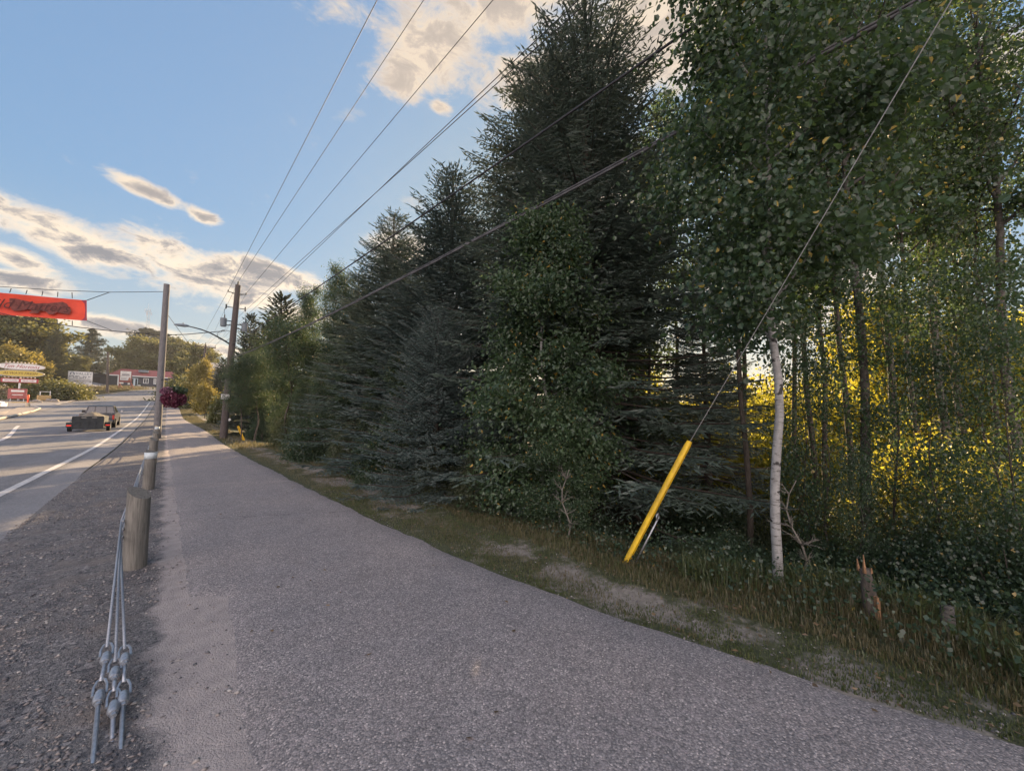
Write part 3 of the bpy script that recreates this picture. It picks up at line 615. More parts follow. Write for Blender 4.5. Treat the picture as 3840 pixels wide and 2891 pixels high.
# -- sunlit growth in the clearing behind the near trees
rg=random.Random(4)
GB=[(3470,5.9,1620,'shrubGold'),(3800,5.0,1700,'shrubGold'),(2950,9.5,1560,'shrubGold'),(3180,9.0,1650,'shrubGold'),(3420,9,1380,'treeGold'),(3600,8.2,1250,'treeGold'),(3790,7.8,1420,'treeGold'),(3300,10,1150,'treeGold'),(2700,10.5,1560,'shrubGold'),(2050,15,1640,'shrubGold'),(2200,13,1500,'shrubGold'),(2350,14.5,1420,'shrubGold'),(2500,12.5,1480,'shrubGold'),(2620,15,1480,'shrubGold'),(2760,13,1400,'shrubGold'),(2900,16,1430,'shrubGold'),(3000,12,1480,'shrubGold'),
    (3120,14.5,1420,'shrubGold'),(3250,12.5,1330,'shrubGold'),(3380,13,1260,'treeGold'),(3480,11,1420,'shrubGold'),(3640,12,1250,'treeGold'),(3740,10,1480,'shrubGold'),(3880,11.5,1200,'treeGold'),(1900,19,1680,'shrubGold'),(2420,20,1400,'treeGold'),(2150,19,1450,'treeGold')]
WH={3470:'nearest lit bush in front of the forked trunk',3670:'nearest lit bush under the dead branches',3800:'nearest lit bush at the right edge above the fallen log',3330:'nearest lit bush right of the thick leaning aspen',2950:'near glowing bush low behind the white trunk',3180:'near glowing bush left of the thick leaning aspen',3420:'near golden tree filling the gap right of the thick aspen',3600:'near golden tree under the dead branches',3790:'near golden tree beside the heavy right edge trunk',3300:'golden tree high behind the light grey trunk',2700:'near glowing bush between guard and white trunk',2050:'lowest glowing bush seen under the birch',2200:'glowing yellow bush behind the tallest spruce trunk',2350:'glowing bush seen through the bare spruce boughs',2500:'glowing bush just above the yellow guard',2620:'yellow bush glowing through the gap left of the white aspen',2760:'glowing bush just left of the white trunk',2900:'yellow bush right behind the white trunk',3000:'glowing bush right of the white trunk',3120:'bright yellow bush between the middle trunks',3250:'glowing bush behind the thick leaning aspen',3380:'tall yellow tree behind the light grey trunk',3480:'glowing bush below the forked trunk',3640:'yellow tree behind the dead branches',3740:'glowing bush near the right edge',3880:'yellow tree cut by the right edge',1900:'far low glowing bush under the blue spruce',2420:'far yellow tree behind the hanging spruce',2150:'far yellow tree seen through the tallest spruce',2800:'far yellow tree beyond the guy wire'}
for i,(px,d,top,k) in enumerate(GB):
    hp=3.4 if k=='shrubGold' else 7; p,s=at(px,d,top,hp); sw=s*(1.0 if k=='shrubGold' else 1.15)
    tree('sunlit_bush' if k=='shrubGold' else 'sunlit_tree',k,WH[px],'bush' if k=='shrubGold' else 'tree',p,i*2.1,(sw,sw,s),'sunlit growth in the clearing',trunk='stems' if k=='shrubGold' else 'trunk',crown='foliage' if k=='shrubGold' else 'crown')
# -- far side of the road
FT=[(20,80,1195,'maple',9,1.15,'large pale-green tree behind the banner at the left picture edge'),(95,84,1215,'maple',9,.9,'pale-green tree right of the large one behind the banner'),
    (190,80,1232,'spruceFar',10,.85,'narrow conifer left of the white pine'),(225,112,1300,'spruceFar',10,1.4,'dark spruce left of the white pine and below it'),(145,76,1300,'spruceFar',10,1.6,'broad dark conifer behind the oval signs'),
    (325,112,1232,'whitePine',14,1.05,'wide-armed white pine behind the white board sign'),
    (45,68,1345,'mapleY',7,1.0,'yellowing tree behind the oval signs'),(120,70,1370,'mapleY',7,.8,'small yellowing tree right of the oval signs'),(275,106,1345,'maple',9,1.1,'rounded tree below the white pine'),(385,128,1392,'mapleY',7,.9,'low yellowing tree beside the parked camper'),
    (430,150,1340,'spruceFar',10,1.6,'far conifer beside the bare wooden pole'),(470,135,1330,'maple',9,1.25,'round tree at the left end of the red-roofed building'),(530,140,1300,'maple',9,1.3,'round tree behind the twin panel sign'),(600,150,1298,'maple',9,1.3,'round tree directly behind the banner pole'),
    (670,150,1310,'maple',9,1.35,'round tree right of the banner pole'),(700,105,1345,'maple',9,1.1,'round tree sloping down towards the utility pole'),
    (535,165,1235,'redPine',15,1.25,'taller flat-topped pine beside the lattice tower'),(590,165,1250,'redPine',15,1.1,'lower flat-topped pine behind the banner pole'),
    (745,100,1325,'maple',9,.8,'far tree left of the crossarm pole'),(735,62,1425,'farBush',3.0,.8,'big green bush above the flower basket'),(700,75,1420,'farBush',3.0,.9,'green bush rising right behind the flower basket'),(745,56,1400,'mapleY',7,.6,'yellow-green tree above the golden bush'),
    (803,76,1385,'maple',9,.6,'dark tree left of the utility pole'),(768,43,1475,'mapleY',7,.75,'golden sunlit bush right of the flower basket'),(738,48,1560,'farBush',3.0,.4,'small low bush where the path bends away'),(850,36,1480,'farBush',3.0,.45,'dark bush left of the utility pole base'),
    (200,64,1432,'farBush',3.0,1.45,'big rounded bush with dried flower heads beside the far kerb'),(258,66,1452,'farBush',3.0,1.1,'yellowing right half of the big rounded roadside bush')]
for i,(px,d,top,k,hp,wf,lb) in enumerate(FT):
    p,s=at(px,d,top,hp); sw=s*wf
    c='pine tree' if 'Pine' in k else 'conifer' if 'spruce' in k else 'bush' if 'bush' in lb else 'tree'
    tree(c.replace(' ','_') if c!='tree' else 'deciduous_tree',k,lb,c,p,i*1.9,(sw,sw,s),'trees and bushes beyond the road' if px<430 else None)
# -- bare dead wood
def deadtree(name,label,px,d,top,seed,spread=.5,gr=None):
    rg=np.random.RandomState(seed); p=gdepth(px,d); h=ptd(px,top,d).z-p.z; T=MB(); n=8
    pts=[np.array([.1*math.sin(k*1.1)*(k/n),.08*math.cos(k),-.2+(h+.2)*k/n]) for k in range(n+1)]; T.tube(pts,[.012*(1-.8*k/n)+.003 for k in range(n+1)],6)
    r=thing(name,label,'dead tree',p,0,gr); T.ob('trunk',B_twig,r,True)
    K=MB()
    for i in range(26):
        k=rg.randint(2,n); a=rg.rand()*6.28; q=limb(K,pts[k],a,rg.uniform(.2,1.0),spread*h*rg.uniform(.15,.4),.008,rg,5,seg=4)
        for j in range(3): limb(K,q[rg.randint(2,5)],a+rg.uniform(-1,1),rg.uniform(-.2,1),spread*h*.12,.004,rg,3,seg=3)
    K.ob('branches',B_twig,r,True)
deadtree('dead_sapling','thin bare grey sapling standing in the verge left of the yellow guard',2118,4.9,1760,3,.6)
deadtree('dead_sapling','bare crooked stick just right of the white aspen trunk',2962,3.9,1800,8,.55)
deadtree('dead_tree','grey leafless tree with many upright twigs against the blue sky',3560,6.4,560,5,.55)
# -- splintered stump, low stump, fallen log
p=ground(3270,2330); T=MB(); T.tube([p+Vector((0,0,-.3)),p+Vector((0,0,.12)),p+Vector((-.03,.02,.38))],[.06,.05,.035],9)
T2=MB(); 
for k in range(4):
    a=k*1.6; T2.tube([p+Vector((-.03+.035*math.cos(a),.02+.035*math.sin(a),.36)),p+Vector((-.04+.04*math.cos(a),.02+.04*math.sin(a),.40+.05*(k%3)))],[.012,.003],4)
r=thing('tree_stump','splintered stump with raw orange wood at the foot of the thick leaning aspen','stump',(0,0,0)); T.ob('trunk',B_dark,r,True)
m_raw=mat('raw_wood',(.30,.17,.09),.8,.3,20); T2.ob('splintered_top',m_raw,r)
T3=MB(); T3.box(p+Vector((-.05,-.04,.12)),(.035,.02,.16),rot=Matrix.Rotation(.7,4,'Z').to_euler()); T3.ob('torn_strip',m_raw,r)
p=ground(3560,2400); T=MB(); T.tube([p+Vector((0,0,-.1)),p+Vector((.01,0,.22))],[.045,.035],8); tag(T.ob('low_stump',B_gray,None,True),'short weathered stump left of the fallen birch log','stump')
a=ground(3590,2425)+Vector((0,0,.06)); b=ground(4050,2430)+Vector((0,0,.12)); T=MB(); T.tube([a,a.lerp(b,.3)+Vector((0,0,.015)),a.lerp(b,.7),b],[.016,.024,.027,.03],8)
T.tube([a.lerp(b,.6),a.lerp(b,.45)+Vector((.15,.25,.1))],[.01,.004],5); tag(T.ob('fallen_log',B_white,None,True),'thin fallen birch log lying at the right picture edge','log')
# ---------------------------------------------------------------- grass, ground cover, stones
def blades(name,N,xr,yr,h,seed,m,acc,wd=.004,bend=.5,hv=.6,clump=0):
    rg=np.random.RandomState(seed); x=rg.uniform(*xr,N); y=yr[0]+(yr[1]-yr[0])*rg.rand(N)**acc
    if clump: x=x+.12*rg.randn(N); y=y+.12*rg.randn(N)
    return x,y,rg
def grass(name,x,y,h,rg,m,wd=.0045,bend=.55,dz=0):
    N=len(x); z=H(x,y)+dz; P=np.stack([x,y,z],1); a=rg.rand(N)*6.28; D=np.stack([np.cos(a),np.sin(a),0*a],1); S=np.stack([-np.sin(a),np.cos(a),0*a],1)
    hh=(h*(.45+.9*rg.rand(N)))[:,None]; b=(bend*rg.rand(N))[:,None]*hh; w_=wd*(.7+.8*rg.rand(N))[:,None]; up=np.array([[0,0,1.]])
    V=np.stack([P-S*w_,P+S*w_,P+up*hh*.6+D*b*.35+S*w_*.6,P+up*hh*.6+D*b*.35-S*w_*.6, P+up*hh*.6+D*b*.35-S*w_*.6,P+up*hh*.6+D*b*.35+S*w_*.6,P+up*hh*(1-.3*b/hh)+D*b,P+up*hh*(1-.3*b/hh)+D*b-S*.0004],1).reshape(-1,3)
    return tag(link(name,np_mesh(name,V,quads(V),m)),kind='stuff')
G_dry=leafmat('dry_grass',(.060,.060,.028),(.175,.150,.075),(.30,.24,.08),tf=.25,nsc=3)
G_grn=leafmat('green_grass',(.035,.055,.020),(.115,.135,.048),(.24,.28,.05),tf=.3,nsc=2)
rg=np.random.RandomState(40)
N=120000; y=-2.5+26*rg.rand(N)**1.9; xe=PR(y); x=xe+.06+rg.rand(N)**.8*(4.6-xe)
tr=.5+.5*np.sin(y*1.7+np.sin(x*4))*np.sin(y*.63+1.1); keep=(np.abs(x-3.2)>.30*tr+.03)|(rg.rand(N)<.12)
hh=np.where(x<3.35,.035,.065)*(1+.8*(x>3.9)); x,y,hh=x[keep],y[keep],hh[keep]
grass('verge_grass',x,y,hh,rg,G_dry,.0026)
N=110000; y=-2.2+11*rg.rand(N)**1.6; x=PR(y)+.01+rg.rand(N)*1.3; k=(np.sin(x*6+2*np.sin(y*3))*np.sin(y*4.3)+rg.randn(N)*.5)>.05; grass('turf',x[k],y[k],np.full(k.sum(),.022),rg,G_grn,.0028)
N=60000; y=-2.5+22*rg.rand(N)**2.0; x=3.45+rg.rand(N)*3.2; hh=(.05+.09*rg.rand(N)*(x>3.9))*(.5+.8*np.abs(np.sin(x*2.3+1.7*np.sin(y*1.3))))
grass('verge_grass',x,y,hh,rg,G_grn,.0038,1.1)
N=2600; y=-1.6+3.4*rg.rand(N); x=4.0+.55*rg.rand(N)+.3*np.sin(y*3); grass('tall_grass',x,y,np.full(N,.22),rg,G_grn,.004,1.0)
N=9000; y=20+70*rg.rand(N); x=PR(y)+.05+1.3*rg.rand(N); grass('verge_grass',x,y,np.full(N,.12),rg,G_dry,.012)
# field grass on the left far bank
N=26000; x=-34+22*rg.rand(N); y=96+62*rg.rand(N); x=x+SH(y); k=(np.sin(x*.5)+np.sin(y*.31+2)+rg.randn(N)*.5)>-.5; grass('field_grass',x[k],y[k],np.full(k.sum(),.45),rg,G_dry,.04,.6)
# ground cover leaves under the near trees
rg=np.random.RandomState(41); N=90000; y=-4+24*rg.rand(N)**1.5; x=3.7+6.8*rg.rand(N)**1.4; C=np.stack([x,y,H(x,y)+.02+(.12+.34*np.abs(np.sin(x*1.9+1.3*np.sin(y*1.7))))*rg.rand(N)**1.3],1)
V=leaves(C,rg,.028,hang=-.2); tag(link('ground_cover',np_mesh('ground_cover',V,quads(V),L_green)),kind='stuff')
rg=np.random.RandomState(42); N=1800; y=-2+12*rg.rand(N)**1.5; x=np.where(rg.rand(N)<.3,rg.uniform(.5,3,N),rg.uniform(2.85,5,N)); k=(x>PR(y)-.1)|(rg.rand(N)<.12); x,y=x[k],y[k]
C=np.stack([x,y,H(x,y)+.045],1); V=leaves(C,rg,.035,hang=0); V.reshape(-1,4,3)[:,:,2]=V.reshape(-1,4,3)[:,:1,2]+.3*(V.reshape(-1,4,3)[:,:,2]-V.reshape(-1,4,3)[:,:1,2])
m_lit=leafmat('fallen_leaves',(.08,.055,.03),(.19,.13,.07),(.3,.2,.1),tf=.1); tag(link('leaf_litter',np_mesh('leaf_litter',V,quads(V),m_lit)),kind='stuff')
# pebbles
def pebbles(name,x,y,r,rg,m,dz):
    N=len(x); base=np.array([[1,0,0],[0,1,0],[-1,0,0],[0,-1,0],[0,0,.75],[0,0,-.6]],float); fa=np.array([[0,1,4],[1,2,4],[2,3,4],[3,0,4],[1,0,5],[2,1,5],[3,2,5],[0,3,5]])
    a=rg.rand(N)*6.28; ca,sa=np.cos(a),np.sin(a); B=base[None]*(1+.3*rg.randn(N,6,1).clip(-1,1))*r[:,None,None]*np.stack([np.ones(N),.55+.4*rg.rand(N),.5+.3*rg.rand(N)],1)[:,None,:]
    X=B[...,0]*ca[:,None]-B[...,1]*sa[:,None]; Y=B[...,0]*sa[:,None]+B[...,1]*ca[:,None]
    V=np.stack([X+x[:,None],Y+y[:,None],B[...,2]+(H(x,y)+dz+r*.2)[:,None]],-1).reshape(-1,3)
    F=(fa[None]+np.arange(N)[:,None,None]*6).reshape(-1,3); return tag(link(name,np_mesh(name,V,F,m)),kind='stuff')
def pebmat():
    m=bpy.data.materials.new('stones'); m.use_nodes=True; t=NT(m.node_tree); b=t.n['Principled BSDF']; g=t.new('ShaderNodeNewGeometry')
    t.l.new(t.ramp(g.outputs['Random Per Island'],[(0,(.09,.09,.10)),(.5,(.20,.18,.175)),(.85,(.30,.265,.24)),(1,(.46,.43,.40))]),b.inputs['Base Color']); b.inputs['Roughness'].default_value=.85; return m
m_peb=pebmat(); rg=np.random.RandomState(50)
N=60000; y=-.5+16*rg.rand(N)**1.9; x=-1.5+1.9*rg.rand(N); 
q=(np.sin(x*5+y*1.3)+np.sin(y*2.7-x*2))*.5; k=(rg.rand(N)<.45+.5*q)&(~((x>.02)&(rg.rand(N)<.75))); r=.0045+.014*rg.rand(N)**3.5
pebbles('loose_stones',x[k],y[k],r[k],rg,m_peb,.012)
N=2200; y=-1+10*rg.rand(N)**1.5; x=PR(y)+.02+.9*rg.rand(N)**1.5; pebbles('loose_stones',x,y,.004+.009*rg.rand(N)**2,rg,m_peb,.0)
# ---------------------------------------------------------------- street objects
m_wood=barkmat('weathered_wood',(.21,.20,.175),(.10,.095,.085),(22,22,1.6),.5)
m_pole=barkmat('pole_wood',(.185,.18,.185),(.10,.098,.10),(14,14,.8),.5)
m_poled=barkmat('dark_pole_wood',(.105,.09,.085),(.05,.04,.038),(14,14,.8),.5)
m_galv=mat('galvanised_steel',(.42,.44,.47),.45,.15,60,metal=.75,bump=.1,bscale=90)
m_cable=mat('steel_cable',(.36,.39,.43),.55,.25,160,metal=.5)
m_black=mat('black_metal',(.025,.025,.028),.5,.2,20)
m_wire=mat('dark_wire',(.05,.05,.055),.6,.2,30)
m_wireg=mat('grey_cable_sheath',(.12,.12,.125),.7,.3,6)
m_guy=mat('guy_strand',(.30,.30,.29),.7,.2,60)
m_yel=mat('yellow_plastic',(.76,.49,.02),.5,.2,11,spec=.4,col2=(.50,.31,.03),stretch=(1,1,.5))
m_white=mat('white_paint',(.72,.72,.70),.6,.06,5); m_refl=mat('reflective_band',(.55,.62,.64),.5,.08,20)
m_dgrn=mat('tank_grey',(.19,.22,.25),.5,.1,8)
m_glass=mat('dark_glass',(.03,.035,.045),.08,.1,3,spec=.8)
m_red=mat('red_plastic',(.60,.06,.04),.4,.1,8)
# -- guard posts with slanted tops
PX=lambda s: -.13-.0075*s+float(SH(s))
def guard_post(i,s,band=False,h=.80,r=.097):
    x=PX(s); z0=Hf(x,s); lean=.015*math.sin(i*2.1)
    o=thing('guard_post',GPL[i],'post',(x,s,z0),0,'wooden guard posts beside the path')
    M_=MB(); n=20; vs=[];fs=[]
    lv=[-.3,0,.25,.5,None]
    for k,zz in enumerate(lv):
        for j in range(n):
            a=6.283*j/n; rr=r*(1+.03*math.sin(3*a+i)+.02*math.sin(7*a))*(1-.05*k/4)
            top=h-.035-math.cos(a+.735)*.06
            z=zz if zz is not None else top; vs.append((rr*math.cos(a)+lean*max(0,z)/h,rr*math.sin(a),z))
    for k in range(4):
        for j in range(n): fs.append((k*n+j,k*n+(j+1)%n,(k+1)*n+(j+1)%n,(k+1)*n+j))
    fs.append(tuple(4*n+j for j in range(n))); M_.add(vs,fs); M_.ob('post_body',m_wood,o,'auto')
    if band:
        B=MB(); vs=[];fs=[]; 
        for z,rr in ((h-.16,r*1.01),(h-.16,r*1.05),(h-.03,r*1.05),(h-.03,r*1.01)):
            for j in range(n): a=6.283*j/n; vs.append((rr*math.cos(a)+lean*z/h,rr*math.sin(a),z))
        for k in range(3):
            for j in range(n): fs.append((k*n+j,k*n+(j+1)%n,(k+1)*n+(j+1)%n,(k+1)*n+j))
        B.add(vs,fs); B.ob('reflective_band',m_refl,o,True)
    # the bolted clips that hold the cables on the road side
    for z in (.34,.42,.50): MB().box((-r-.012,0,z),(.03,.05,.022),bev=.004).ob('cable_clip',m_galv,o)
    return o
GPL=['nearest guard post, split and slant-topped, beside the cable anchor','second guard post, with a pale reflective band round its top','third guard post, just beyond the one with the near reflective band','fourth guard post, before the farther banded one','fifth guard post, with a small pale reflective band','sixth guard post, just before the banner pole','seventh guard post, first beyond the banner pole','eighth guard post, beside the spot where the road begins to climb','ninth guard post, farthest but one on the rise','farthest guard post on the rise']
SP=[5.6,11,16.4,21.8,27.2,32.6,38,43.4,48.8,54.2]
for i,s in enumerate(SP): guard_post(i,s,i in (1,4))
# -- anchor cables with sockets
def onp(px,py):   # plane the anchor cables lie in
    r=ray(px,py); k=.163; return CAM+r*((k*(CAM.y-2.53)-CAM.z)/(r.z-k*r.y))
A=thing('cable_anchor','galvanised anchor rods with wedge sockets running from the ground up to the nearest post','guard cable',(0,0,0))
px0=-.097-.02
for i,(u,l,e) in enumerate((((402,2425),(378,2562),(345,2895)),((432,2480),(428,2600),(425,2690)),((468,2432),(465,2565),(455,2795)))):
    up,lo,en=onp(*u),onp(*l),onp(*e); top=Vector((PX(5.6)+px0,5.6,Hf(-.3,5.6)+(.50,.42,.34)[i]))
    MB().tube([top,up],.0085,7).ob('cable',m_cable,A,True)
    for k,pp in enumerate((up,lo)):
        q=(en-top).normalized() if k==0 else (en-up).normalized(); sd=q.cross(Vector((0,0,1))).normalized()
        if i==1: pp=pp.copy()
        S=MB(); L=.13; w_=.026
        pa=[pp+q*.09-sd*w_,pp+q*.02-sd*w_,pp-q*.025-sd*w_*.6,pp-q*.035,pp-q*.025+sd*w_*.6,pp+q*.02+sd*w_,pp+q*.09+sd*w_]; S.tube(pa,.0065,6)
        S.tube([pp+q*.07,pp+q*.11,pp+q*.135,pp+q*.15],[.018,.0255,.0255,.019],10)
        S.tube([pp+q*.14,pp+q*.17],[.014,.014],6)
        S.ob('wedge_socket',m_galv,A,'auto')
    MB().tube([up+(en-top).normalized()*.13,lo-(en-top).normalized()*.02],.010,7).ob('threaded_rod',m_galv,A,True)
    MB().tube([lo+(en-up).normalized()*.13,en-Vector((0,0,.02)),en+(en-lo).normalized()*.25-Vector((0,0,.05))],.0105,7).ob('anchor_rod',m_galv,A,True)
for i in range(3):
    z=(.34,.42,.50)[i]; pts=[]
    for s in SP: 
        x=px0+PX(s); pts.append((x,s,Hf(x,s)+z)); x=px0+PX(s+2.7); pts.append((x,s+2.7,Hf(x,s+2.7)+z-.015))
    tag(MB().tube(pts[:-1],.009,6).ob('guard_cable',m_cable,None,True),('lowest','middle','topmost')[i]+' steel cable strung along the guard posts','guard cable','cables along the guard posts')
# -- yellow guy guards
def tubeguard(name,label,a,b,r,wire_to=None):
    a=Vector(a);b=Vector(b);o=thing(name,label,'guy guard',a); d=(b-a); n=d.normalized(); sd=n.cross(Vector((0,1,0))).normalized(); up=sd.cross(n); L=d.length
    V=MB(); N=18; vs=[];fs=[]   # half-round trough, open towards the back, with thickness
    for k,u in enumerate((-.05,.5,.96,1.0)):
        for rr in (r,r*.86):
            for j in range(N):
                an=math.pi*(-.05+1.35*j/(N-1))-.6; w_=rr*(.8 if u==1.0 else 1); vs.append(n*(u*L)+(sd*math.cos(an)+up*math.sin(an))*w_)
    M2=2*N
    for k in range(3):
        for j in range(N-1):
            fs.append((k*M2+j,k*M2+j+1,(k+1)*M2+j+1,(k+1)*M2+j)); fs.append((k*M2+N+j+1,k*M2+N+j,(k+1)*M2+N+j,(k+1)*M2+N+j+1))
        for j in (0,N-1): fs.append((k*M2+j,(k+1)*M2+j,(k+1)*M2+N+j,k*M2+N+j))
    for j in range(N-1): fs.append((3*M2+j,3*M2+j+1,3*M2+N+j+1,3*M2+N+j))
    V.add(vs,fs); V.ob('guard_tube',m_yel,o,'auto'); return o,n
ga=ground(2348,2112); gb=ptd(2588,1655,dep(ga)-.12)
GO,gn=tubeguard('guy_guard','long bright yellow guard tube leaning over the guy anchor in the verge',ga,gb,.038)
rod=MB(); q0=Vector((.05,-.05,-.05)); q1=q0+gn*.60+Vector((-.03,.0,0)); rod.tube([q0,q1],.010,7)
rod.tube([q1+Vector((.025*math.cos(a),-.004,.032*math.sin(a)+.03)) for a in [k*.7 for k in range(10)]],.008,6); rod.ob('anchor_rod',m_galv,GO,True)
PB=Vector((3.05,-3.4,0)); PB.z=Hf(PB.x,PB.y)     # the next utility pole, just outside the picture
gt=ptd(3560,0,2.12); gtop=ga+(gb-ga)*1.0
dirw=(gt-gb); end=gb+dirw*1.0
k=(PB.y-gb.y)/dirw.y; end=gb+dirw*k
PB.x=end.x+.05; PB.z=Hf(PB.x,PB.y)
tag(MB().tube([ga+gn*.5,gb,gb.lerp(end,.5)-Vector((0,0,.03)),end],.0034,6).ob('guy_wire',m_guy,None,True),'taut guy wire rising steeply from the long yellow guard across the aspen leaves','guy wire')
ga2=ground(915,1652); gb2=ptd(892,1597,dep(ga2)); tubeguard('guy_guard','small yellow guard tube in the shrubs right of the utility pole',ga2,gb2,.055)
# -- poles
def woodpole(name,label,cat,base,top,r0,r1,m,n=16):
    o=thing(name,label,cat,base); t_=Vector(top)-Vector(base); P_=MB(); P_.tube([(0,0,-.4),t_*.3,t_*.7,t_],[r0*1.02,r0*.95,(r0*.4+r1*.6),r1],n); P_.ob('pole',m,o,'auto'); return o
b1=ground(588,1645); d1=dep(b1); t1=ptd(626,1066,d1); 
BP=woodpole('banner_pole','tall bare grey wooden pole between road and path that holds the banner','pole',b1,t1,.17,.135,m_pole)
b2=ground(836,1645); d2=dep(b2); t2=ptd(893,1069,d2)
UP=woodpole('utility_pole','wooden utility pole with two transformers right of the path','utility pole',b2,t2,.19,.13,m_poled)
def on2(py): # point on pole 2 at picture row py, local
    f=(1645-py)/(1645-1069.); return (t2-b2)*f
X1=Vector((1,0,0)); Y1=Vector((0,1,0)); Z1=Vector((0,0,1))
def insul(c,h=.24,r=.05,n=4):
    S=MB(); pts=[];rad=[]
    for k in range(n*2+1): pts.append(Vector(c)+Z1*h*k/(n*2)); rad.append(r if k%2 else r*.55)
    S.tube(pts,rad,8); return S
for py,l,dz in ((1103,.42,.06),(1155,.45,0)):
    c=on2(py); A_=MB(); A_.tube([c-X1*l+Z1*dz,c-Y1*.0,c+X1*l+Z1*dz],.022,6)
    if dz: A_.tube([c-X1*l*.7+Z1*dz*.7,c-Z1*.15],.012,5); A_.tube([c+X1*l*.7+Z1*dz*.7,c-Z1*.15],.012,5)
    A_.ob('crossarm',m_black,UP,True)
    for sg in (-1,1):
        q=c+X1*l*sg+Z1*(dz-.12 if not dz else dz-.02); insul(q,.26 if not dz else .12,.045 if not dz else .035).ob('insulator',m_black,UP,True)
insul(on2(1069)+Z1*.0,.2,.05).ob('top_insulator',m_black,UP,True)
for sg,py in ((-1,1214),(1,1224)):
    c=on2(py)+X1*.50*sg; Tm=MB(); Tm.tube([c-Z1*.24,c-Z1*.2,c+Z1*.2,c+Z1*.22,c+Z1*.25],[.13,.15,.15,.16,.14],16); tr=Tm.ob('transformer',m_dgrn,UP,'auto')
    Br=MB(); Br.box(c-X1*.25*sg+Z1*.12,(.3,.05,.04)); Br.box(c-X1*.25*sg-Z1*.12,(.3,.05,.04)); Br.ob('bracket',m_black,tr)
    insul(c+Z1*.25+X1*.04,.2,.035).ob('bushing',m_black,tr,True)
    W_=MB(); W_.tube([c+Z1*.44+X1*.04,c+Z1*.7-X1*.0,on2(1155)+X1*.45*sg],.008,4); W_.ob('lead_wire',m_wire,tr,True)
W_=MB(); q=on2(1245); W_.tube([q,q-X1*.5+Z1*.05,q-X1*.75-Z1*.2,q-X1*.65-Z1*.5,q-X1*.3-Z1*.55,q-X1*.05-Z1*.3],.014,5); W_.ob('cable_loop',m_wire,UP,True)
Sg=MB(); q=on2(1488)+Vector((-.1,-.2,0)); Sg.box(q,(.40,.02,.28)); Sg.ob('sign_plate',m_white,UP)
Sg=MB(); q=on2(1574)+Vector((.2,-.12,0)); Sg.box(q,(.13,.02,.12),rot=Matrix.Rotation(-.6,4,'Y').to_euler()); Sg.ob('reflector_tag',m_white,UP)
# street lamp on that pole
la=b2+on2(1296); lh=atY(700,1222,la.y-.0); LO=thing('street_lamp','street lamp on a long curved arm reaching over the path from the utility pole','street lamp',la)
L0=Vector((0,0,0)); L1=lh-la; La=MB(); pt=[L0]; 
for u in (.25,.5,.7,.85,.95,1.0): pt.append(Vector((L1.x*u,L1.y*u,L1.z*(math.sin(min(u*1.25,1)*math.pi/2)*.62+u*.38))))
La.tube(pt,[.042,.04,.036,.032,.03,.028,.026],8); La.ob('arm',m_black,LO,True)
Lh=MB(); c=pt[-1]; Lh.tube([c+X1*.1,c-X1*.08,c-X1*.35,c-X1*.52],[.045,.085,.075,.03],10); Lh.tube([c-X1*.15+Z1*.06,c-X1*.15+Z1*.14],.035,8); Lh.ob('lamp_head',m_dgrn,LO,True)
# far pole with crossarm
b3=gdepth(752,60); t3=ptd(771,1293,60); CP=woodpole('utility_pole','distant utility pole with a wide wooden crossarm','utility pole',b3,t3,.2,.14,m_poled)
c=(t3-b3)-Z1*.35; A_=MB(); A_.box(c,(2.6,.1,.13)); A_.ob('crossarm',m_poled,CP)
for xx in (-1.2,0,1.2): insul(c+X1*xx+Z1*(.06 if xx else .4),.3,.06).ob('insulator',m_black,CP,True)
A_=MB(); A_.tube([c-X1*.6,c-Z1*.6],.03,5); A_.tube([c+X1*.6,c-Z1*.6],.03,5); A_.ob('brace',m_black,CP)
c=(t3-b3)-Z1*2.0; A_=MB(); A_.box(c-X1*.3,(.9,.08,.1)); A_.tube([c+X1*.3+Z1*.1,c+X1*.9+Z1*.1,c+X1*.9-Z1*.3,c+X1*.3-Z1*.3],.05,6); A_.ob('switch_gear',m_black,CP)
b4=ground(403,1477); t4=ptd(405,1320,dep(b4)); woodpole('wooden_pole','short dark wooden pole standing alone on the far roadside','pole',b4,t4,.24,.17,m_poled)
# -- the utility pole just outside the picture, where the wires go
t5=Vector((PB.x,PB.y,10.2)); NP=woodpole('utility_pole','utility pole beside the camera, outside the right edge of the picture','utility pole',PB,t5,.17,.12,m_poled)
def wire(name,label,P,px,py,r,m,endh=9.6,sag=.35,gr='overhead wires along the path',twin=0,E=None,attach=True):
    d=ray(px,py); n=(P-CAM).cross(d); s_=PB.y; 
    if E is None: x=(n.dot(CAM)-n.y*s_-n.z*endh)/n.x; E=Vector((x,s_,endh))
    pts=[]; 
    for k in range(25):
        u=k/24; q=P.lerp(E,u); q.z-=sag*4*u*(1-u); pts.append(q)
    M_=MB().tube(pts,r,6)
    if twin:
        M_.tube([p_+Vector((0,0,-twin*(1+.25*math.sin(i*2.1)))) for i,p_ in enumerate(pts)],r*1.5,6)
        M_.tube([p_+Vector((.02,0,-twin*(.5+.5*math.sin(i*1.3)))) for i,p_ in enumerate(pts)],r*.7,5)
    tag(M_.ob(name,m,None,True),label,'wire',gr); return E
PT=b2+on2(1069)+Z1*.2; PL_=b2+on2(1103)-X1*.42+Z1*.12; PR_=b2+on2(1103)+X1*.42+Z1*.12
E=[]
E.append(wire('overhead_wire','leftmost thin power wire crossing the top of the sky',PL_,1415,0,.008,m_wire,9.6,.0))
E.append(wire('overhead_wire','second thin power wire from the left',PT,1590,0,.008,m_wire,10.3,.0))
E.append(wire('overhead_wire','third thin power wire from the left, ending on the right arm of the pole',PR_,1850,0,.008,m_wire,9.6,.0))
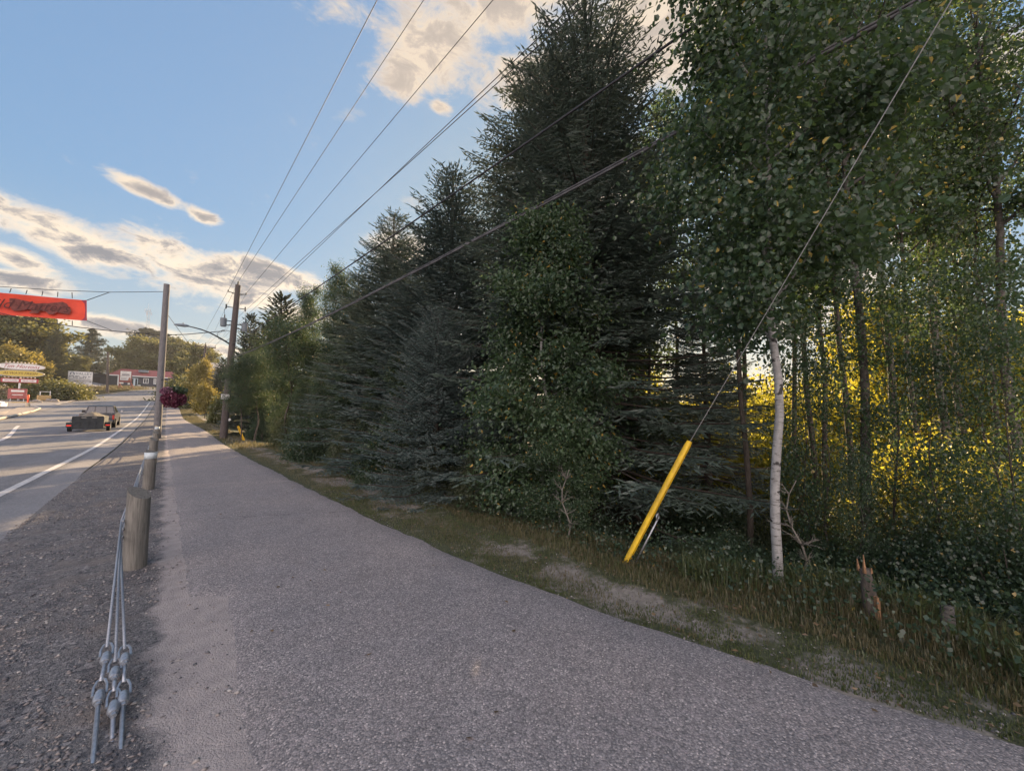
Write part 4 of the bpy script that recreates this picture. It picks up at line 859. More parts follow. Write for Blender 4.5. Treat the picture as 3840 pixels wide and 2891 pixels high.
E.append(wire('overhead_wire','fourth thin wire, upper of a close pair passing over the spruce tops',b3+(t3-b3)+X1*1.2,2170,0,.012,m_wire,10,.0))
E.append(wire('overhead_wire','fifth thin wire, lower of the close pair passing over the spruce tops',b3+(t3-b3)+X1*.2,2190,20,.012,m_wire,9.6,.0))
PC=b2+on2(1330); 
wire('telephone_cable','thin black cable slanting across the top of the tall spruces',PC+Z1*.6,2720,0,.016,m_wire,5.9,.10)
wire('telephone_cable','thick grey bundle of cables sagging across the spruces into the shrubs',PC-Z1*.2,2450,485,.012,m_wireg,5.2,.30,twin=.035)
A_=MB(); q=t5-PB; A_.box(q-Z1*.6,(5.2,.1,.12)); A_.ob('crossarm',m_poled,NP)
# wires onward to the far pole
for i,(P_,xx) in enumerate(((PL_,-1.2),(PT,0),(PR_,1.2))):
    Q=b3+(t3-b3)+X1*xx; tag(MB().tube([P_,P_.lerp(Q,.5)-Z1*.5,Q],.008,5).ob('overhead_wire',m_wire,None),'thin wire running on from the transformer pole to the %s of the distant crossarm'%('left end','middle','right end')[i],'wire')
# -- banner
def flat(pts2,y,th=.004): 
    M_=MB(); M_.prism(pts2,y-th,y+th); return M_
by=float(b1.y); tr_=atY(325,1127,by); br_=atY(326,1203,by); tl_=atY(0,1098,by); bl_=atY(0,1180,by)
dl=(tl_-tr_); Lx=11.0/abs(dl.x)*1.0; TL=tr_+dl*(9.0/abs(dl.x)); BL=br_+(bl_-br_)*(9.0/abs(dl.x))
BN=thing('street_banner','orange-red banner with dark brush lettering hung across the road','banner',tr_)
m_ban=mat('banner_cloth',(.72,.075,.035),.6,.10,1.6,col2=(.56,.05,.03)); m_ink=mat('banner_ink',(.10,.028,.026),.7,.2,5); m_stain=mat('banner_stain',(.20,.058,.048),.7,.25,6); m_hem=mat('banner_hem',(.30,.045,.075),.6,.1,4)
# cloth as a slightly billowed sheet
nx,nz=40,8; V=[];F=[]
for i in range(nx+1):
    for j in range(nz+1):
        u=i/nx; v=j/nz; a=tr_.lerp(TL,u); b=br_.lerp(BL,u); q=a.lerp(b,v)-tr_; q.y+=.05*math.sin(u*9)*math.sin(v*3.1)+.02*math.sin(v*6+u*20); V.append(q)
for i in range(nx):
    for j in range(nz): a=i*(nz+1)+j; F.append((a,a+1,a+nz+2,a+nz+1))
BC=link('cloth',np_mesh('cloth',V,F,m_ban,True),BN)
# letters and stain sit on the cloth, in the banner plane
ex=(tr_-TL).normalized(); ez=Z1; bh=(tr_-br_).length
def onb(px,py,off=.06):
    p_=atY(px,py,by)-tr_; return (p_.x,p_.z)
def bpoly(name,pp,m,off): 
    M_=MB(); M_.prism([onb(*q) for q in pp],-off-.006,-off); return M_.ob(name,m,BN)
stain=[(37,1120),(60,1121),(85,1127),(118,1134),(135,1140),(165,1138),(180,1139),(195,1137),(215,1136),(235,1133),(252,1141),(262,1158),(268,1167),(260,1180),(240,1178),(215,1172),(203,1180),(185,1180),(170,1168),(150,1166),(146,1176),(110,1176),(122,1165),(105,1161),(75,1167),(55,1168),(44,1160),(37,1140)]
bpoly('stain',stain,m_stain,.075)
hem=[(326,1127),(305,1127),(318,1140),(321,1165),(318,1192),(306,1203),(326,1203)]
bpoly('hem',hem,m_hem,.073)
def text(s,size,m,parent,loc,rot=(R_(90),0,0),ext=.003,shear=0,name='lettering',sx=1,align='CENTER'):
    c=bpy.data.curves.new('t','FONT'); c.body=s; c.size=size; c.extrude=ext; c.shear=shear; c.align_x=align; c.align_y='CENTER'; c.resolution_u=2
    o=bpy.data.objects.new('t',c); COL.objects.link(o); dg=bpy.context.evaluated_depsgraph_get(); me=bpy.data.meshes.new_from_object(o.evaluated_get(dg)); bpy.data.objects.remove(o); bpy.data.curves.remove(c)
    me.materials.clear(); me.materials.append(m); return link(name,me,parent,loc,rot,(sx,1,1))
cx_,cz_=onb(258,1160); tx=text('Every Child Matters',.62,m_ink,BN,(cx_,-.085,cz_),(R_(90),-math.atan2(tr_.z-tl_.z,tr_.x-tl_.x),0),.004,.45,align='RIGHT',sx=.86)
# ropes and ties
Rp=MB(); q1=atY(412,1096,by)-tr_; q2=atY(420,1240,by)-tr_
Rp.tube([(0,0,0),q1],.018,5); Rp.tube([br_-tr_,q2],.014,5); Rp.ob('corner_rope',m_wire,BN)
for k,(a,b) in enumerate((((42,1082),(36,1098)),((102,1088),(97,1103)),((161,1092),(157,1109)),((217,1095),(216,1114)),((270,1097),(271,1119)),((157,1193),(159,1208)),((214,1198),(215,1215)),((271,1203),(271,1221)))):
    a_=atY(*a,by)-tr_; b_=atY(*b,by)-tr_; MB().tube([a_,b_],.016,4).ob('tie',m_wire,BN)
p1=atY(617,1094,by); sp_=[p1,atY(412,1096,by),atY(200,1088,by),atY(0,1075,by)]; sp_.append(sp_[-1]+(sp_[-1]-sp_[-2])*1.6)
tag(MB().tube(sp_,.016,5).ob('span_wire',m_wire,None),'thin wire across the road from which the banner hangs','wire')
s2=[b2+on2(1245)-X1*.4,atY(700,1254,by),atY(600,1257,by),atY(420,1241,by),atY(300,1228,by),atY(160,1208,by),atY(60,1187,by)]; s2.append(s2[-1]+(s2[-1]-s2[-2])*3)
tag(MB().tube(s2,.022,6).ob('service_cable',m_wire,None),'thick black cable crossing the road under the banner to the utility pole','wire')
q=ptd(627,1178,d1); tag(MB().tube([q,ptd(735,1325,d1+9),ptd(760,1352,d1+12)],.013,5).ob('guy_wire',m_wire,None),'thin guy wire slanting down to the right from the banner pole','guy wire')
# second banner pole across the road, outside the picture
pb=Vector((-13.2,by,Hf(-13.2,by))); woodpole('banner_pole','matching bare pole on the other side of the road, outside the left picture edge','pole',pb,pb+Z1*9,.185,.145,m_pole)
# -- hanging flower basket
fc=ptd(650,1480,d1*.93); 
FB=thing('hanging_basket','hanging basket overflowing with dark purple flowers beside the banner pole','flower basket',fc)
rgn=np.random.RandomState(7)
m_pet=leafmat('petunia_flowers',(.06,.012,.028),(.17,.030,.065),(.30,.05,.12),tf=.2,nsc=6); m_petl=leafmat('pink_petunias',(.14,.05,.09),(.30,.13,.20),(.4,.2,.3),tf=.2,nsc=6)
def ball(N,c,r,sq,m,name,size):
    u=rgn.randn(N,3); u/=np.linalg.norm(u,axis=1,keepdims=True); C=u*(rgn.uniform(.55,1,(N,1))**.5)*np.array(r)*(1+.08*np.sin(u[:,:1]*9))+np.array(c); V=leaves(C,rgn,size,outdir=u,wide=.5); return link(name,np_mesh(name,V,quads(V),m),FB)
ball(5200,(0,0,-.22),(.50,.50,.42),1,m_pet,'purple_flowers',.07); ball(900,(-.18,0,.18),(.36,.4,.2),1,m_petl,'pink_flowers',.06); ball(1300,(.12,0,.22),(.40,.4,.2),1,L_green,'foliage',.07)
K=MB(); K.tube([(0,0,.05),(0,0,-.3)],[.27,.16],14); K.ob('pot',m_black,FB)
K=MB(); arm=b1+(t1-b1)*((1645-1425)/(1645-1066.)) - fc
for a in (0,2.1,4.2): K.tube([(.26*math.cos(a),.26*math.sin(a),.05),(0,0,arm.z-.1)],.006,4)
K.tube([(0,0,arm.z-.1),(0,0,arm.z)],.01,4); K.tube([(0,0,arm.z),arm],.02,6); K.ob('hanger',m_black,FB)
# ---------------------------------------------------------------- vehicles
def face(p): return math.atan2(-p.x,p.y)
def profX(poly,x0,x1,inset=0):    # side outline in (y,z) extruded across X
    n=len(poly); vs=[(x0,y,z) for y,z in poly]+[(x1,y,z) for y,z in poly]
    return MB().add(vs,[tuple(range(n-1,-1,-1)),tuple(range(n,2*n))]+[(k,(k+1)%n,(k+1)%n+n,k+n) for k in range(n)])
m_body=mat('dark_car_paint',(.035,.038,.042),.28,.1,3,metal=.3,spec=.6); m_tyre=mat('tyre_rubber',(.02,.02,.021),.85,.1,30); m_rim=mat('wheel_rim',(.30,.31,.33),.35,.1,9,metal=.8)
m_trail=mat('trailer_paint',(.035,.042,.045),.6,.25,6); m_tarp=mat('tarpaulin',(.20,.18,.14),.8,.25,3,bump=.4,bscale=8)
m_tail=mat('lit_tail_light',(.9,.05,.03),.3,.02,5,emit=.25); m_chr=mat('chrome',(.55,.55,.56),.2,.05,9,metal=1); m_alu=mat('alloy_edge',(.42,.40,.36),.45,.1,9,metal=.5)
def wheel(parent,c,r,w_):
    T=MB(); c=Vector(c); T.tube([c-X1*w_/2,c-X1*w_*.46,c+X1*w_*.46,c+X1*w_/2],[r*.86,r,r,r*.86],20); o=T.ob('wheel',m_tyre,parent,'auto')
    K=MB(); K.tube([c-X1*(w_/2+.008),c+X1*(w_/2+.008)],r*.55,12); K.ob('rim',m_rim,o)
ty=36.6; tx=-3.72; rt=-math.atan(G(ty+4)-G(ty))*0+math.atan((float(G(ty+6))-float(G(ty)))/6)
TR=thing('utility_trailer','black utility trailer with upright ramp gate, mudguards and red lights, loaded under a tarp','trailer',(tx,ty,Hf(tx,ty)+.02)); TR.rotation_euler=(rt,0,0); TR.scale=(.86,.86,.86)
B=MB(); B.box((0,1.5,.48),(1.62,3.0,.08)); B.box((-.80,1.5,.80),(.04,3.0,.56)); B.box((.80,1.5,.80),(.04,3.0,.56)); B.box((0,3.0,.80),(1.62,.04,.56)); B.tube([(-.5,2.9,.45),(0,4.3,.45)],.04,6); B.tube([(.5,2.9,.45),(0,4.3,.45)],.04,6); B.ob('bed',m_trail,TR)
Gt=MB(); Gt.box((0,-.02,.68),(1.56,.04,.92)); 
for x in (-.78,-.39,0,.39,.78): Gt.box((x,-.05,.68),(.04,.03,.94))
for z in (.24,.68,1.14): Gt.box((0,-.052,z),(1.60,.028,.045))
Gt.ob('ramp_gate',m_trail,TR)
B=MB(); B.box((-.22,-.075,1.07),(.26,.012,.035)); B.box((.32,-.075,1.07),(.26,.012,.035)); B.ob('hinge_plate',m_alu,TR)
for sg in (-1,1):
    F_=MB(); F_.tube([(sg*1.0,1.35-.5,.35),(sg*1.0,.95,.72),(sg*1.0,1.3,.80),(sg*1.0,1.65,.72),(sg*1.0,1.75,.35)],.015,4)
    F_.box((sg*.99,.72,.66),(.30,.55,.05)); F_.box((sg*.99,.44,.52),(.30,.03,.34)); F_.ob('mudguard',m_trail,TR)
    wheel(TR,(sg*1.0,.95,.33),.33,.21)
    L_=MB(); L_.box((sg*.99,.41,.47),(.24,.03,.07),bev=.01); L_.ob('tail_light',m_tail,TR)
# tarp: draped sheet with ridges
V=[];F=[];nx,ny=16,20; rgx=np.random.RandomState(3)
for i in range(nx+1):
    for j in range(ny+1):
        x=-.82+1.64*i/nx; y=.03+2.9*j/ny; e=min(1,min(i,nx-i)/2.5,min(j,ny-j)/3+.15)
        z=1.10+.30*e*math.exp(-((x-.05-.1*math.sin(y*2))/.45)**2)+.05*e*math.sin(y*5+x*6)+.02*rgx.randn(); V.append((x,y,z))
for i in range(nx):
    for j in range(ny): a=i*(ny+1)+j; F.append((a,a+ny+1,a+ny+2,a+1))
tp=link('tarp_cover',np_mesh('tarp_cover',V,F,m_tarp),None,Vector((tx,ty,Hf(tx,ty)+.02)),(rt,0,0),.86); tag(tp,'crumpled tan tarp humped over the trailer load','tarp')
PT_=thing('pickup_truck','dark pickup truck towing the trailer, side gilded by the sun','pickup truck',(tx+.05,ty+3.6,Hf(tx,ty+3.6)+.02)); PT_.rotation_euler=(rt,0,0); PT_.scale=(.88,.88,.84)
lower=profX([(.0,.55),(.0,1.08),(.05,1.18),(2.0,1.20),(2.05,1.22),(4.2,1.20),(5.5,1.08),(5.62,.9),(5.62,.55),(5.1,.42),(.5,.42)],-.97,.97); lower.ob('body',m_body,PT_,'auto')
C_=MB(); 
for (y0,y1,z,hw) in (): pass
cv=[(-.93,1.95,1.19),(.93,1.95,1.19),(.93,4.35,1.19),(-.93,4.35,1.19),(-.74,2.15,1.86),(.74,2.15,1.86),(.74,3.5,1.86),(-.74,3.5,1.86),(-.66,2.3,1.91),(.66,2.3,1.91),(.66,3.35,1.91),(-.66,3.35,1.91)]
C_.add(cv,[(0,1,5,4),(1,2,6,5),(2,3,7,6),(3,0,4,7),(4,5,9,8),(5,6,10,9),(6,7,11,10),(7,4,8,11),(8,9,10,11),(3,2,1,0)]); C_.ob('cab',m_body,PT_)
W_=MB(); W_.add([(-.80,1.96,1.25),(.80,1.96,1.25),(.68,2.118,1.80),(-.68,2.118,1.80)],[(0,1,2,3)]); W_.ob('rear_window',m_glass,PT_)
for sg in (-1,1):
    W_=MB(); k=sg; W_.add([(k*.935,2.15,1.25),(k*.935,4.0,1.25),(k*.78,3.4,1.80),(k*.78,2.3,1.80)],[(0,1,2,3) if sg>0 else (3,2,1,0)]); W_.ob('side_window',m_glass,PT_)
    Mi=MB(); Mi.box((sg*1.16,3.75,1.36),(.20,.10,.22),bev=.02); Mi.tube([(sg*.93,3.8,1.28),(sg*1.1,3.77,1.3)],.025,5); Mi.ob('wing_mirror',m_black if sg<0 else m_chr,PT_)
    W_=MB(); W_.box((sg*.92,-.012,.95),(.12,.03,.36)); W_.ob('tail_light',m_red,PT_)
    for y in (1.05,4.65): wheel(PT_,(sg*.90,y,.40),.40,.27)
    W_=MB(); W_.box((sg*.33,2.02,1.53),(.025,.03,.66),rot=Matrix.Rotation(-.28,4,'X').to_euler()); W_.ob('rack_upright',m_black,PT_)
W_=MB(); W_.box((0,-.08,.62),(1.85,.16,.18),bev=.02); W_.ob('bumper',m_chr,PT_)
W_=MB(); W_.box((0,1.0,1.19),(1.7,1.8,.05)); W_.box((-.93,1.0,1.225),(.10,1.9,.05)); W_.box((.93,1.0,1.225),(.10,1.9,.05)); W_.ob('bed_cover',m_body,PT_)
# white car cut by the left edge
p=gdepth(14,45.5,1545); WC=thing('white_car','white car whose front just enters the left edge of the picture','car',p,math.radians(-4))
P_=MB(); P_.prism([(-4.4,.35),(-4.45,.85),(-4.2,1.0),(-3.5,1.05),(-3.0,1.42),(-1.75,1.45),(-1.1,1.02),(-.25,.88),(-.02,.65),(-.02,.32),(-.3,.25),(-4.2,.25)],-.9,.9); P_.ob('body',m_white,WC,'auto')
P_=MB(); P_.prism([(-3.35,1.06),(-2.95,1.36),(-1.8,1.38),(-1.28,1.04)],-.905,.905); P_.ob('side_window',m_glass,WC)
for xx in (-3.55,-.85):
    for sg in (-1,1):
        T=MB(); T.cyl((xx,sg*.72,.31),(xx,sg*.92,.31),.31,n=18); w_=T.ob('wheel',m_tyre,WC); K=MB(); K.cyl((xx,sg*.925,.31),(xx,sg*.93,.31),.18,n=12); K.ob('rim',m_rim,w_)
for sg in (-1,1): K=MB(); K.box((-.1,sg*.68,.72),(.22,.32,.14),bev=.02); K.ob('headlight',m_refl,WC)
# ---------------------------------------------------------------- left roadside
def raised(name,pix,h,m,label=None):
    pp=[ground(*q) for q in pix]; n=len(pp); c=sum(pp,Vector())/n
    vs=[p+Z1*h for p in pp]+[p-Z1*.3 for p in pp]; 
    M_=MB(); M_.add(vs,[tuple(range(n))]+[(k,k+n,(k+1)%n+n,(k+1)%n) for k in range(n)]); return tag(M_.ob(name,m),kind='structure'),pp
m_side=mat('sidewalk_concrete',(.36,.31,.26),.9,.1,.9,bump=.2)
isl=[(-140,1556),(40,1540),(92,1524),(125,1526),(150,1535),(128,1545),(60,1562),(0,1575),(-140,1600)]
_,ip=raised('traffic_island',isl,.12,m_side)
K=MB(); q=[p+Z1*.13 for p in ip]; K.tube([q[k] for k in (2,3,4,5,6,7,8)],.11,4); tag(K.ob('kerb',m_curb),kind='structure')
def gp2(px,py): g=ground(px,py); return (g.x,g.y)
patch('side_road',[gp2(-150,1568),gp2(165,1540),gp2(270,1510),gp2(-150,1516)],.045,m_lot)
patch('parking_lot',[(-44,150),(-18,136),(16,150),(-8,182)],.03,m_lot)
# marker post on the island
p=ground(103,1528); MK=thing('marker_post','orange flexible marker post in a tan concrete base on the traffic island','marker post',p)
m_or=mat('orange_plastic',(.85,.13,.04),.45,.08,6); m_tan=mat('tan_concrete',(.52,.43,.30),.85,.12,6)
K=MB(); K.tube([(0,0,-.2),(0,0,.12),(0,0,.50),(0,0,.62)],[.24,.22,.20,.10],10); K.ob('base',m_tan,MK,'auto')
K=MB(); K.tube([(0,0,.55),(0,0,1.55),(.01,0,1.62)],[.10,.10,.06],10); K.ob('post',m_or,MK,'auto')
# oval coffee-shop sign
p=ground(68,1502); OS=thing('restaurant_sign','tall sign post with white oval above yellow oval, rows of bulbs and red board','sign',p,face(p)*.75)
dd=dep(p); zz=lambda px,py: ptd(px,py,dd).z-p.z
K=MB(); K.tube([(0,.1,-.2),(0,.1,zz(68,1380))],.11,10); K.ob('post',m_white,OS,True)
m_owh=mat('sign_white',(.78,.76,.72),.5,.05,3); m_oye=mat('sign_yellow',(.62,.47,.10),.5,.05,3); m_redt=mat('sign_red',(.42,.07,.08),.5,.05,3); m_brt=mat('sign_brown',(.16,.09,.02),.5,.05,3); m_bulb=mat('bulb_glass',(.55,.48,.38),.3,.1,3)
def oval(z,hw,hh,m,nm,rim):
    M_=MB(); n=40; pl=[(hw*math.copysign(abs(math.cos(6.2832*k/n))**.8,math.cos(6.2832*k/n)),z+hh*math.sin(6.2832*k/n)) for k in range(n)]; M_.prism(pl,-.22,.22); o=M_.ob(nm,m,OS,'auto')
    M_=MB(); n=40; M_.tube([(hw*1.01*math.copysign(abs(math.cos(6.2832*k/n))**.8,math.cos(6.2832*k/n)),-.2,z+hh*1.02*math.sin(6.2832*k/n)) for k in range(n+1)],.06,5); M_.ob('rim',rim,o); return o
z1=zz(68,1374); z2=zz(68,1400); z3=zz(68,1427)
o1=oval(z1,2.35,.46,m_owh,'white_oval',m_curb); o2=oval(z2,2.3,.47,m_oye,'yellow_oval',m_alu)
text('Tim Hortons',.78,m_redt,o1,(0,-.235,z1),shear=.5,sx=.85); text('ALWAYS FRESH',.50,m_brt,o2,(0,-.235,z2),shear=.25,sx=.95)
for zc in ((z1+z2)/2,z1+.62,z2-.62):
    for k in range(9):
        x=-1.45+k*.36; B=MB(); B.tube([(x,-.05,zc-.12),(x,-.05,zc-.02),(x,-.05,zc+.11)],[.045,.10,.05],7); B.ob('bulb',m_bulb,OS,True)
K=MB(); K.box((0,0,z3),(3.6,.3,.62)); rb=K.ob('message_board',m_redt,OS)
for sg in (-1,1): K=MB(); K.box((sg*.86,-.16,z3),(1.5,.03,.42)); K.ob('panel',m_owh,rb)
text('OPEN 24 HOURS',.26,m_redt,rb,(-.86,-.19,z3),sx=.62); text('DRIVE THRU',.28,m_redt,rb,(.86,-.19,z3),sx=.75)
# red poster board at its foot
p=ground(63,1506); RB=thing('poster_board','faded red poster board on short legs below the oval signs','board',p,face(p)*.75)
K=MB(); K.box((0,0,1.15),(1.75,.12,1.5),bev=.04); K.ob('panel',mat('faded_red',(.42,.13,.12),.7,.25,2.5),RB)
K=MB(); K.box((-.6,0,.2),(.1,.1,.6)); K.box((.6,0,.2),(.1,.1,.6)); K.ob('legs',m_galv,RB)
K=MB(); K.box((0,-.07,1.55),(1.2,.02,.28)); K.box((0,-.07,1.0),(1.0,.02,.1)); K.ob('pale_bars',m_owh,RB)
# rail fence
m_rail=mat('fence_rail_wood',(.30,.20,.13),.85,.2,3)
fa=ground(-60,1487); fb=ground(122,1486); FN=thing('rail_fence','low wooden rail fence running behind the red poster board','fence',fa)
n=7; dv=fb-fa; 
for k in range(n+1):
    q=dv*k/n; q.z=Hf(fa.x+q.x,fa.y+q.y)-fa.z; K=MB(); K.box(q+Z1*.5,(.15,.15,1.2),rot=Matrix.Rotation(face(fa),4,'Z').to_euler()); K.ob('post',m_rail,FN)
for z in (.45,.95):
    K=MB(); K.tube([dv*(k/n)+Z1*(Hf(fa.x+dv.x*k/n,fa.y+dv.y*k/n)-fa.z+z) for k in range(n+1)],.065,5); K.ob('rail',m_rail,FN)
# wooden planter box with rocks
p=ground(164,1503); PL2=thing('planter_box','small tan wooden well-shaped planter box beside the roadside rocks','planter',p,face(p)+.2)
K=MB(); K.box((0,0,.45),(1.35,.7,.8),bev=.03); K.ob('box',mat('tan_planks',(.55,.38,.17),.8,.12,5,stretch=(1,1,9)),PL2)
K=MB(); K.box((-.42,0,1.1),(.09,.09,.6)); K.box((.60,0,1.05),(.09,.09,1.0)); K.box((.05,0,1.42),(1.1,.07,.07)); K.ob('crossbar',m_owh,PL2)
RK=[(135,1508,.42,'flat grey boulder left of the planter box'),(184,1504,.40,'pale boulder right of the planter box'),(204,1507,.46,'rounded boulder under the big roadside bush'),(150,1510,.26,'small stone at the foot of the planter box')]
m_rock=mat('boulder_stone',(.30,.27,.24),.9,.2,3,bump=.6,bscale=6)
for i,(a,b,r,lb) in enumerate(RK): p=ground(a,b); tag(MB().rock((0,0,r*.35),r,i+3,.65).ob('boulder',m_rock,None,True,loc=p),lb,'boulder','roadside boulders')
# VALLEY board
p=ground(297,1472); d=dep(p); VS=thing('board_sign','big white board sign with a house logo and grey lettering above the roadside bush','sign',p,face(p)*.9)
def hz(py,px=297): return ptd(px,py,d).z-p.z
zt,zb=hz(1393),hz(1441); wv=84*d/1435/1.36; 
K=MB(); K.box((0,0,(zt+zb)/2),(wv,.14,zt-zb),bev=.02); K.ob('panel',m_owh,VS)
K=MB()
for sg in (-1,1): K.box((sg*wv*.32,.14,(zb)/2+.3),(.14,.14,zb+1.0))
K.ob('posts',m_curb,VS)
m_gt=mat('sign_grey_print',(.17,.20,.22),.6,.05,5); m_lt=mat('sign_dark_print',(.07,.075,.11),.6,.05,5); m_lg=mat('sign_light_print',(.36,.34,.33),.6,.05,5)
hh_=zt-zb; yy=-.085
text('VALLEY',hh_*.235,m_gt,VS,(wv*.135,yy,zt-hh_*.17),sx=1.12)
K=MB(); cx=-wv*.335; cz=zt-hh_*.17; r_=hh_*.115
K.prism([(cx+r_*math.cos(a)*1.05,cz+r_*math.sin(a)) for a in [k*math.pi/12 for k in range(13)]]+[(cx-r_*1.05,cz-r_*.9),(cx+r_*1.05,cz-r_*.9)],yy-.01,yy+.01); lg=K.ob('logo',m_gt,VS)
K=MB(); K.prism([(cx-r_*.6,cz-r_*.7),(cx+r_*.6,cz-r_*.7),(cx+r_*.6,cz),(cx,cz+r_*.6),(cx-r_*.6,cz)],yy-.02,yy-.012); K.ob('house_mark',m_owh,lg)
text('INSURANCE & HOMES',hh_*.085,m_lt,VS,(0,yy,zt-hh_*.37),sx=1.25) if False else None
def bars(lst,m,nm):
    K=MB(); 
    for (u,v,wd,ht) in lst:
        x=-wv/2+u*wv; n=max(1,int(wd*wv/(ht*hh_*.9)));
        for k in range(n):
            if (k*7+int(v*100))%5==0: continue
            K.box((x+(k+.5)*wd*wv/n,yy,zt-v*hh_-(k%2)*ht*hh_*.08),(wd*wv/n*.72,.02,ht*hh_*(.8 if k%3 else 1)))
    K.ob(nm,m,VS)
bars([(.05,.37,.46,.065),(.60,.39,.31,.065),(.20,.47,.54,.065)],m_lt,'small_print'); bars([(.05,.565,.85,.045),(.3,.22,.0,.0)][:1],m_lg,'small_print'); bars([(.30,.90,.5,.06)],m_lg,'small_print')
K=MB(); 
for v,h_ in ((.62,.018),(.675,.018),(.72,.03)): K.box((.02*wv,yy,zt-v*hh_),(wv*.9,.02,h_*hh_))
K.box((.1*wv,yy,zt-.775*hh_),(wv*.72,.02,.075*hh_)); K.box((.1*wv,yy,zt-.845*hh_),(wv*.72,.02,.02*hh_)); K.ob('rule',m_lg,VS)
K=MB(); K.box((.02*wv,yy-.012,zt-.775*hh_),(.16*wv,.01,.04*hh_)); K.box((.26*wv,yy-.012,zt-.775*hh_),(.24*wv,.01,.045*hh_)); K.ob('pale_panel',m_owh,VS)
# twin panel sign
p=ground(468,1459); d=dep(p); TS=thing('twin_panel_sign','red-framed sign on splayed legs with two white panels in front of the dark building','sign',p,face(p)*.9)
zt,zb=hz(1390,468),hz(1432,468); w2=43*d/1435/1.36
K=MB()
for sg in (-1,1): K.box((sg*w2/2,0,zt/2),(.18,.18,zt)); K.tube([(sg*w2/2,0,zb*.9),(sg*w2/2+.7,.5,0)],.08,5)
K.box((0,0,zt),(w2+.5,.2,.14)); K.box((0,0,(zt+zb)/2+.12),(w2,.16,.14)); K.box((0,0,zb+.1),(w2,.3,.35)); K.ob('frame',mat('red_frame',(.30,.09,.08),.7,.15,3),TS)
hp=(zt-zb)/2-.2
K=MB(); K.box((0,-.03,zt-.12-hp/2),(w2-.2,.12,hp)); up=K.ob('upper_panel',m_owh,TS); K=MB(); K.box((0,-.03,zb+.32+hp/2),(w2-.2,.12,hp*.85)); lp=K.ob('lower_panel',m_white,TS)
K=MB(); K.box((0,-.1,zt-.2-hp*.55),(w2*.62,.02,hp*.10)); K.box((0,-.1,zt-.2-hp*.75),(w2*.66,.02,hp*.12)); K.ob('dark_print',m_lt,up); K=MB(); K.box((-w2*.1,-.1,zt-.2-hp*.2),(w2*.4,.02,hp*.07)); K.ob('faint_print',m_lg,up)
K=MB(); K.box((-w2*.15,-.1,zb+.3+hp*.5),(w2*.5,.02,hp*.12)); K.box((-w2*.15,-.1,zb+.3+hp*.3),(w2*.42,.02,hp*.08)); K.ob('faint_print',m_lg,lp); K=MB(); K.tube([(w2*.33,-.1,zb+.3),(w2*.34,-.1,zb+.3+hp*.55),(w2*.36,-.1,zb+.3+hp*.7)],[.28,.17,.10],7); K.ob('printed_figure',mat('print_flesh',(.42,.20,.13),.7,.2,4),lp)
K=MB(); K.box((-w2*.32,-.1,zb-.3),(.75,.2,.35)); K.box((w2*.3,-.1,zb-.45),(.4,.3,.4)); K.ob('small_plates',m_owh,TS)
# long dark building with red roof
A_=gdepth(398,112); B_=gdepth(690,126); ux=(B_-A_); ux.z=0; Lb=ux.length; ux.normalize(); rz=math.atan2(ux.y,ux.x); base=min(A_.z,B_.z)
BD=thing('commercial_building','long low dark building with a red roof, white fascia and white double doors','building',(A_.x,A_.y,A_.z),rz)
zf=ptd(450,1404,112).z-A_.z; zr=ptd(500,1394,118).z-A_.z
def uat(px):
    r=ray(px,1440); # intersect wall line A + u*ux in plan
    det=r.x*(-ux.y)+r.y*ux.x; t_=(A_.x*(-ux.y)+A_.y*ux.x)/det; q=r*t_; return (Vector((q.x,q.y,0))-Vector((A_.x,A_.y,0))).dot(ux)
m_wall=mat('dark_siding',(.075,.08,.10),.8,.12,2,stretch=(.3,.3,8)); m_roof=mat('red_metal_roof',(.26,.075,.075),.6,.12,2)
K=MB(); K.box((Lb/2,4,zf/2-1),(Lb,8,zf+2)); K.ob('wall',m_wall,BD)
K=MB(); o_=.5; K.add([(-o_,-o_,zf),(Lb+o_,-o_,zf),(Lb+o_,8+o_,zf),(-o_,8+o_,zf),(3,4,zr+.9),(Lb-3,4,zr+.9)],[(0,1,5,4),(1,2,5),(2,3,4,5),(3,0,4),(3,2,1,0)]); rf=K.ob('roof',m_roof,BD)
K=MB(); u=uat(540); K.box((u,2.0,zr+.3),(2.2,1.6,.8),bev=.1); K.ob('roof_unit',m_dgrn,rf)
K=MB(); K.box((Lb/2,-o_-.06,zf-.08),(Lb+1.1,.1,.28)); K.ob('fascia',m_white,BD)
def win(u0,u1,z0,z1,nm,door=False):
    f=MB(); t_=.16
    f.box(((u0+u1)/2,-.05,z1),(u1-u0+t_,.12,t_)); f.box(((u0+u1)/2,-.05,z0),(u1-u0+t_,.12,t_)); 
    for x in (u0,(u0+u1)/2,u1): f.box((x,-.045,(z0+z1)/2),(t_*(2.6 if door and x not in (u0,u1) else 1),.09,z1-z0-t_))
    o=f.ob(nm,m_white if not door else mat('door_white',(.50,.60,.64),.6,.05,5),BD); g=MB(); g.box(((u0+u1)/2,-.02,(z0+z1)/2),(u1-u0,.03,z1-z0)); g.ob('pane',m_glass,o)
win(uat(491),uat(515),.15,2.55,'double_door',True); win(uat(538),uat(555),1.2,2.65,'window'); win(uat(576),uat(584),1.1,2.7,'window'); win(uat(441),uat(443.5),.3,2.9,'downpipe') if False else None
K=MB(); K.box((uat(442),-.1,zf/2),(.3,.2,zf)); K.ob('corner_trim',m_white,BD)
K=MB(); K.box((uat(425),-.03,1.4),(3.2,.06,2.6)); K.ob('garage_door',mat('garage_dark',(.045,.05,.06),.7,.1,2),BD)
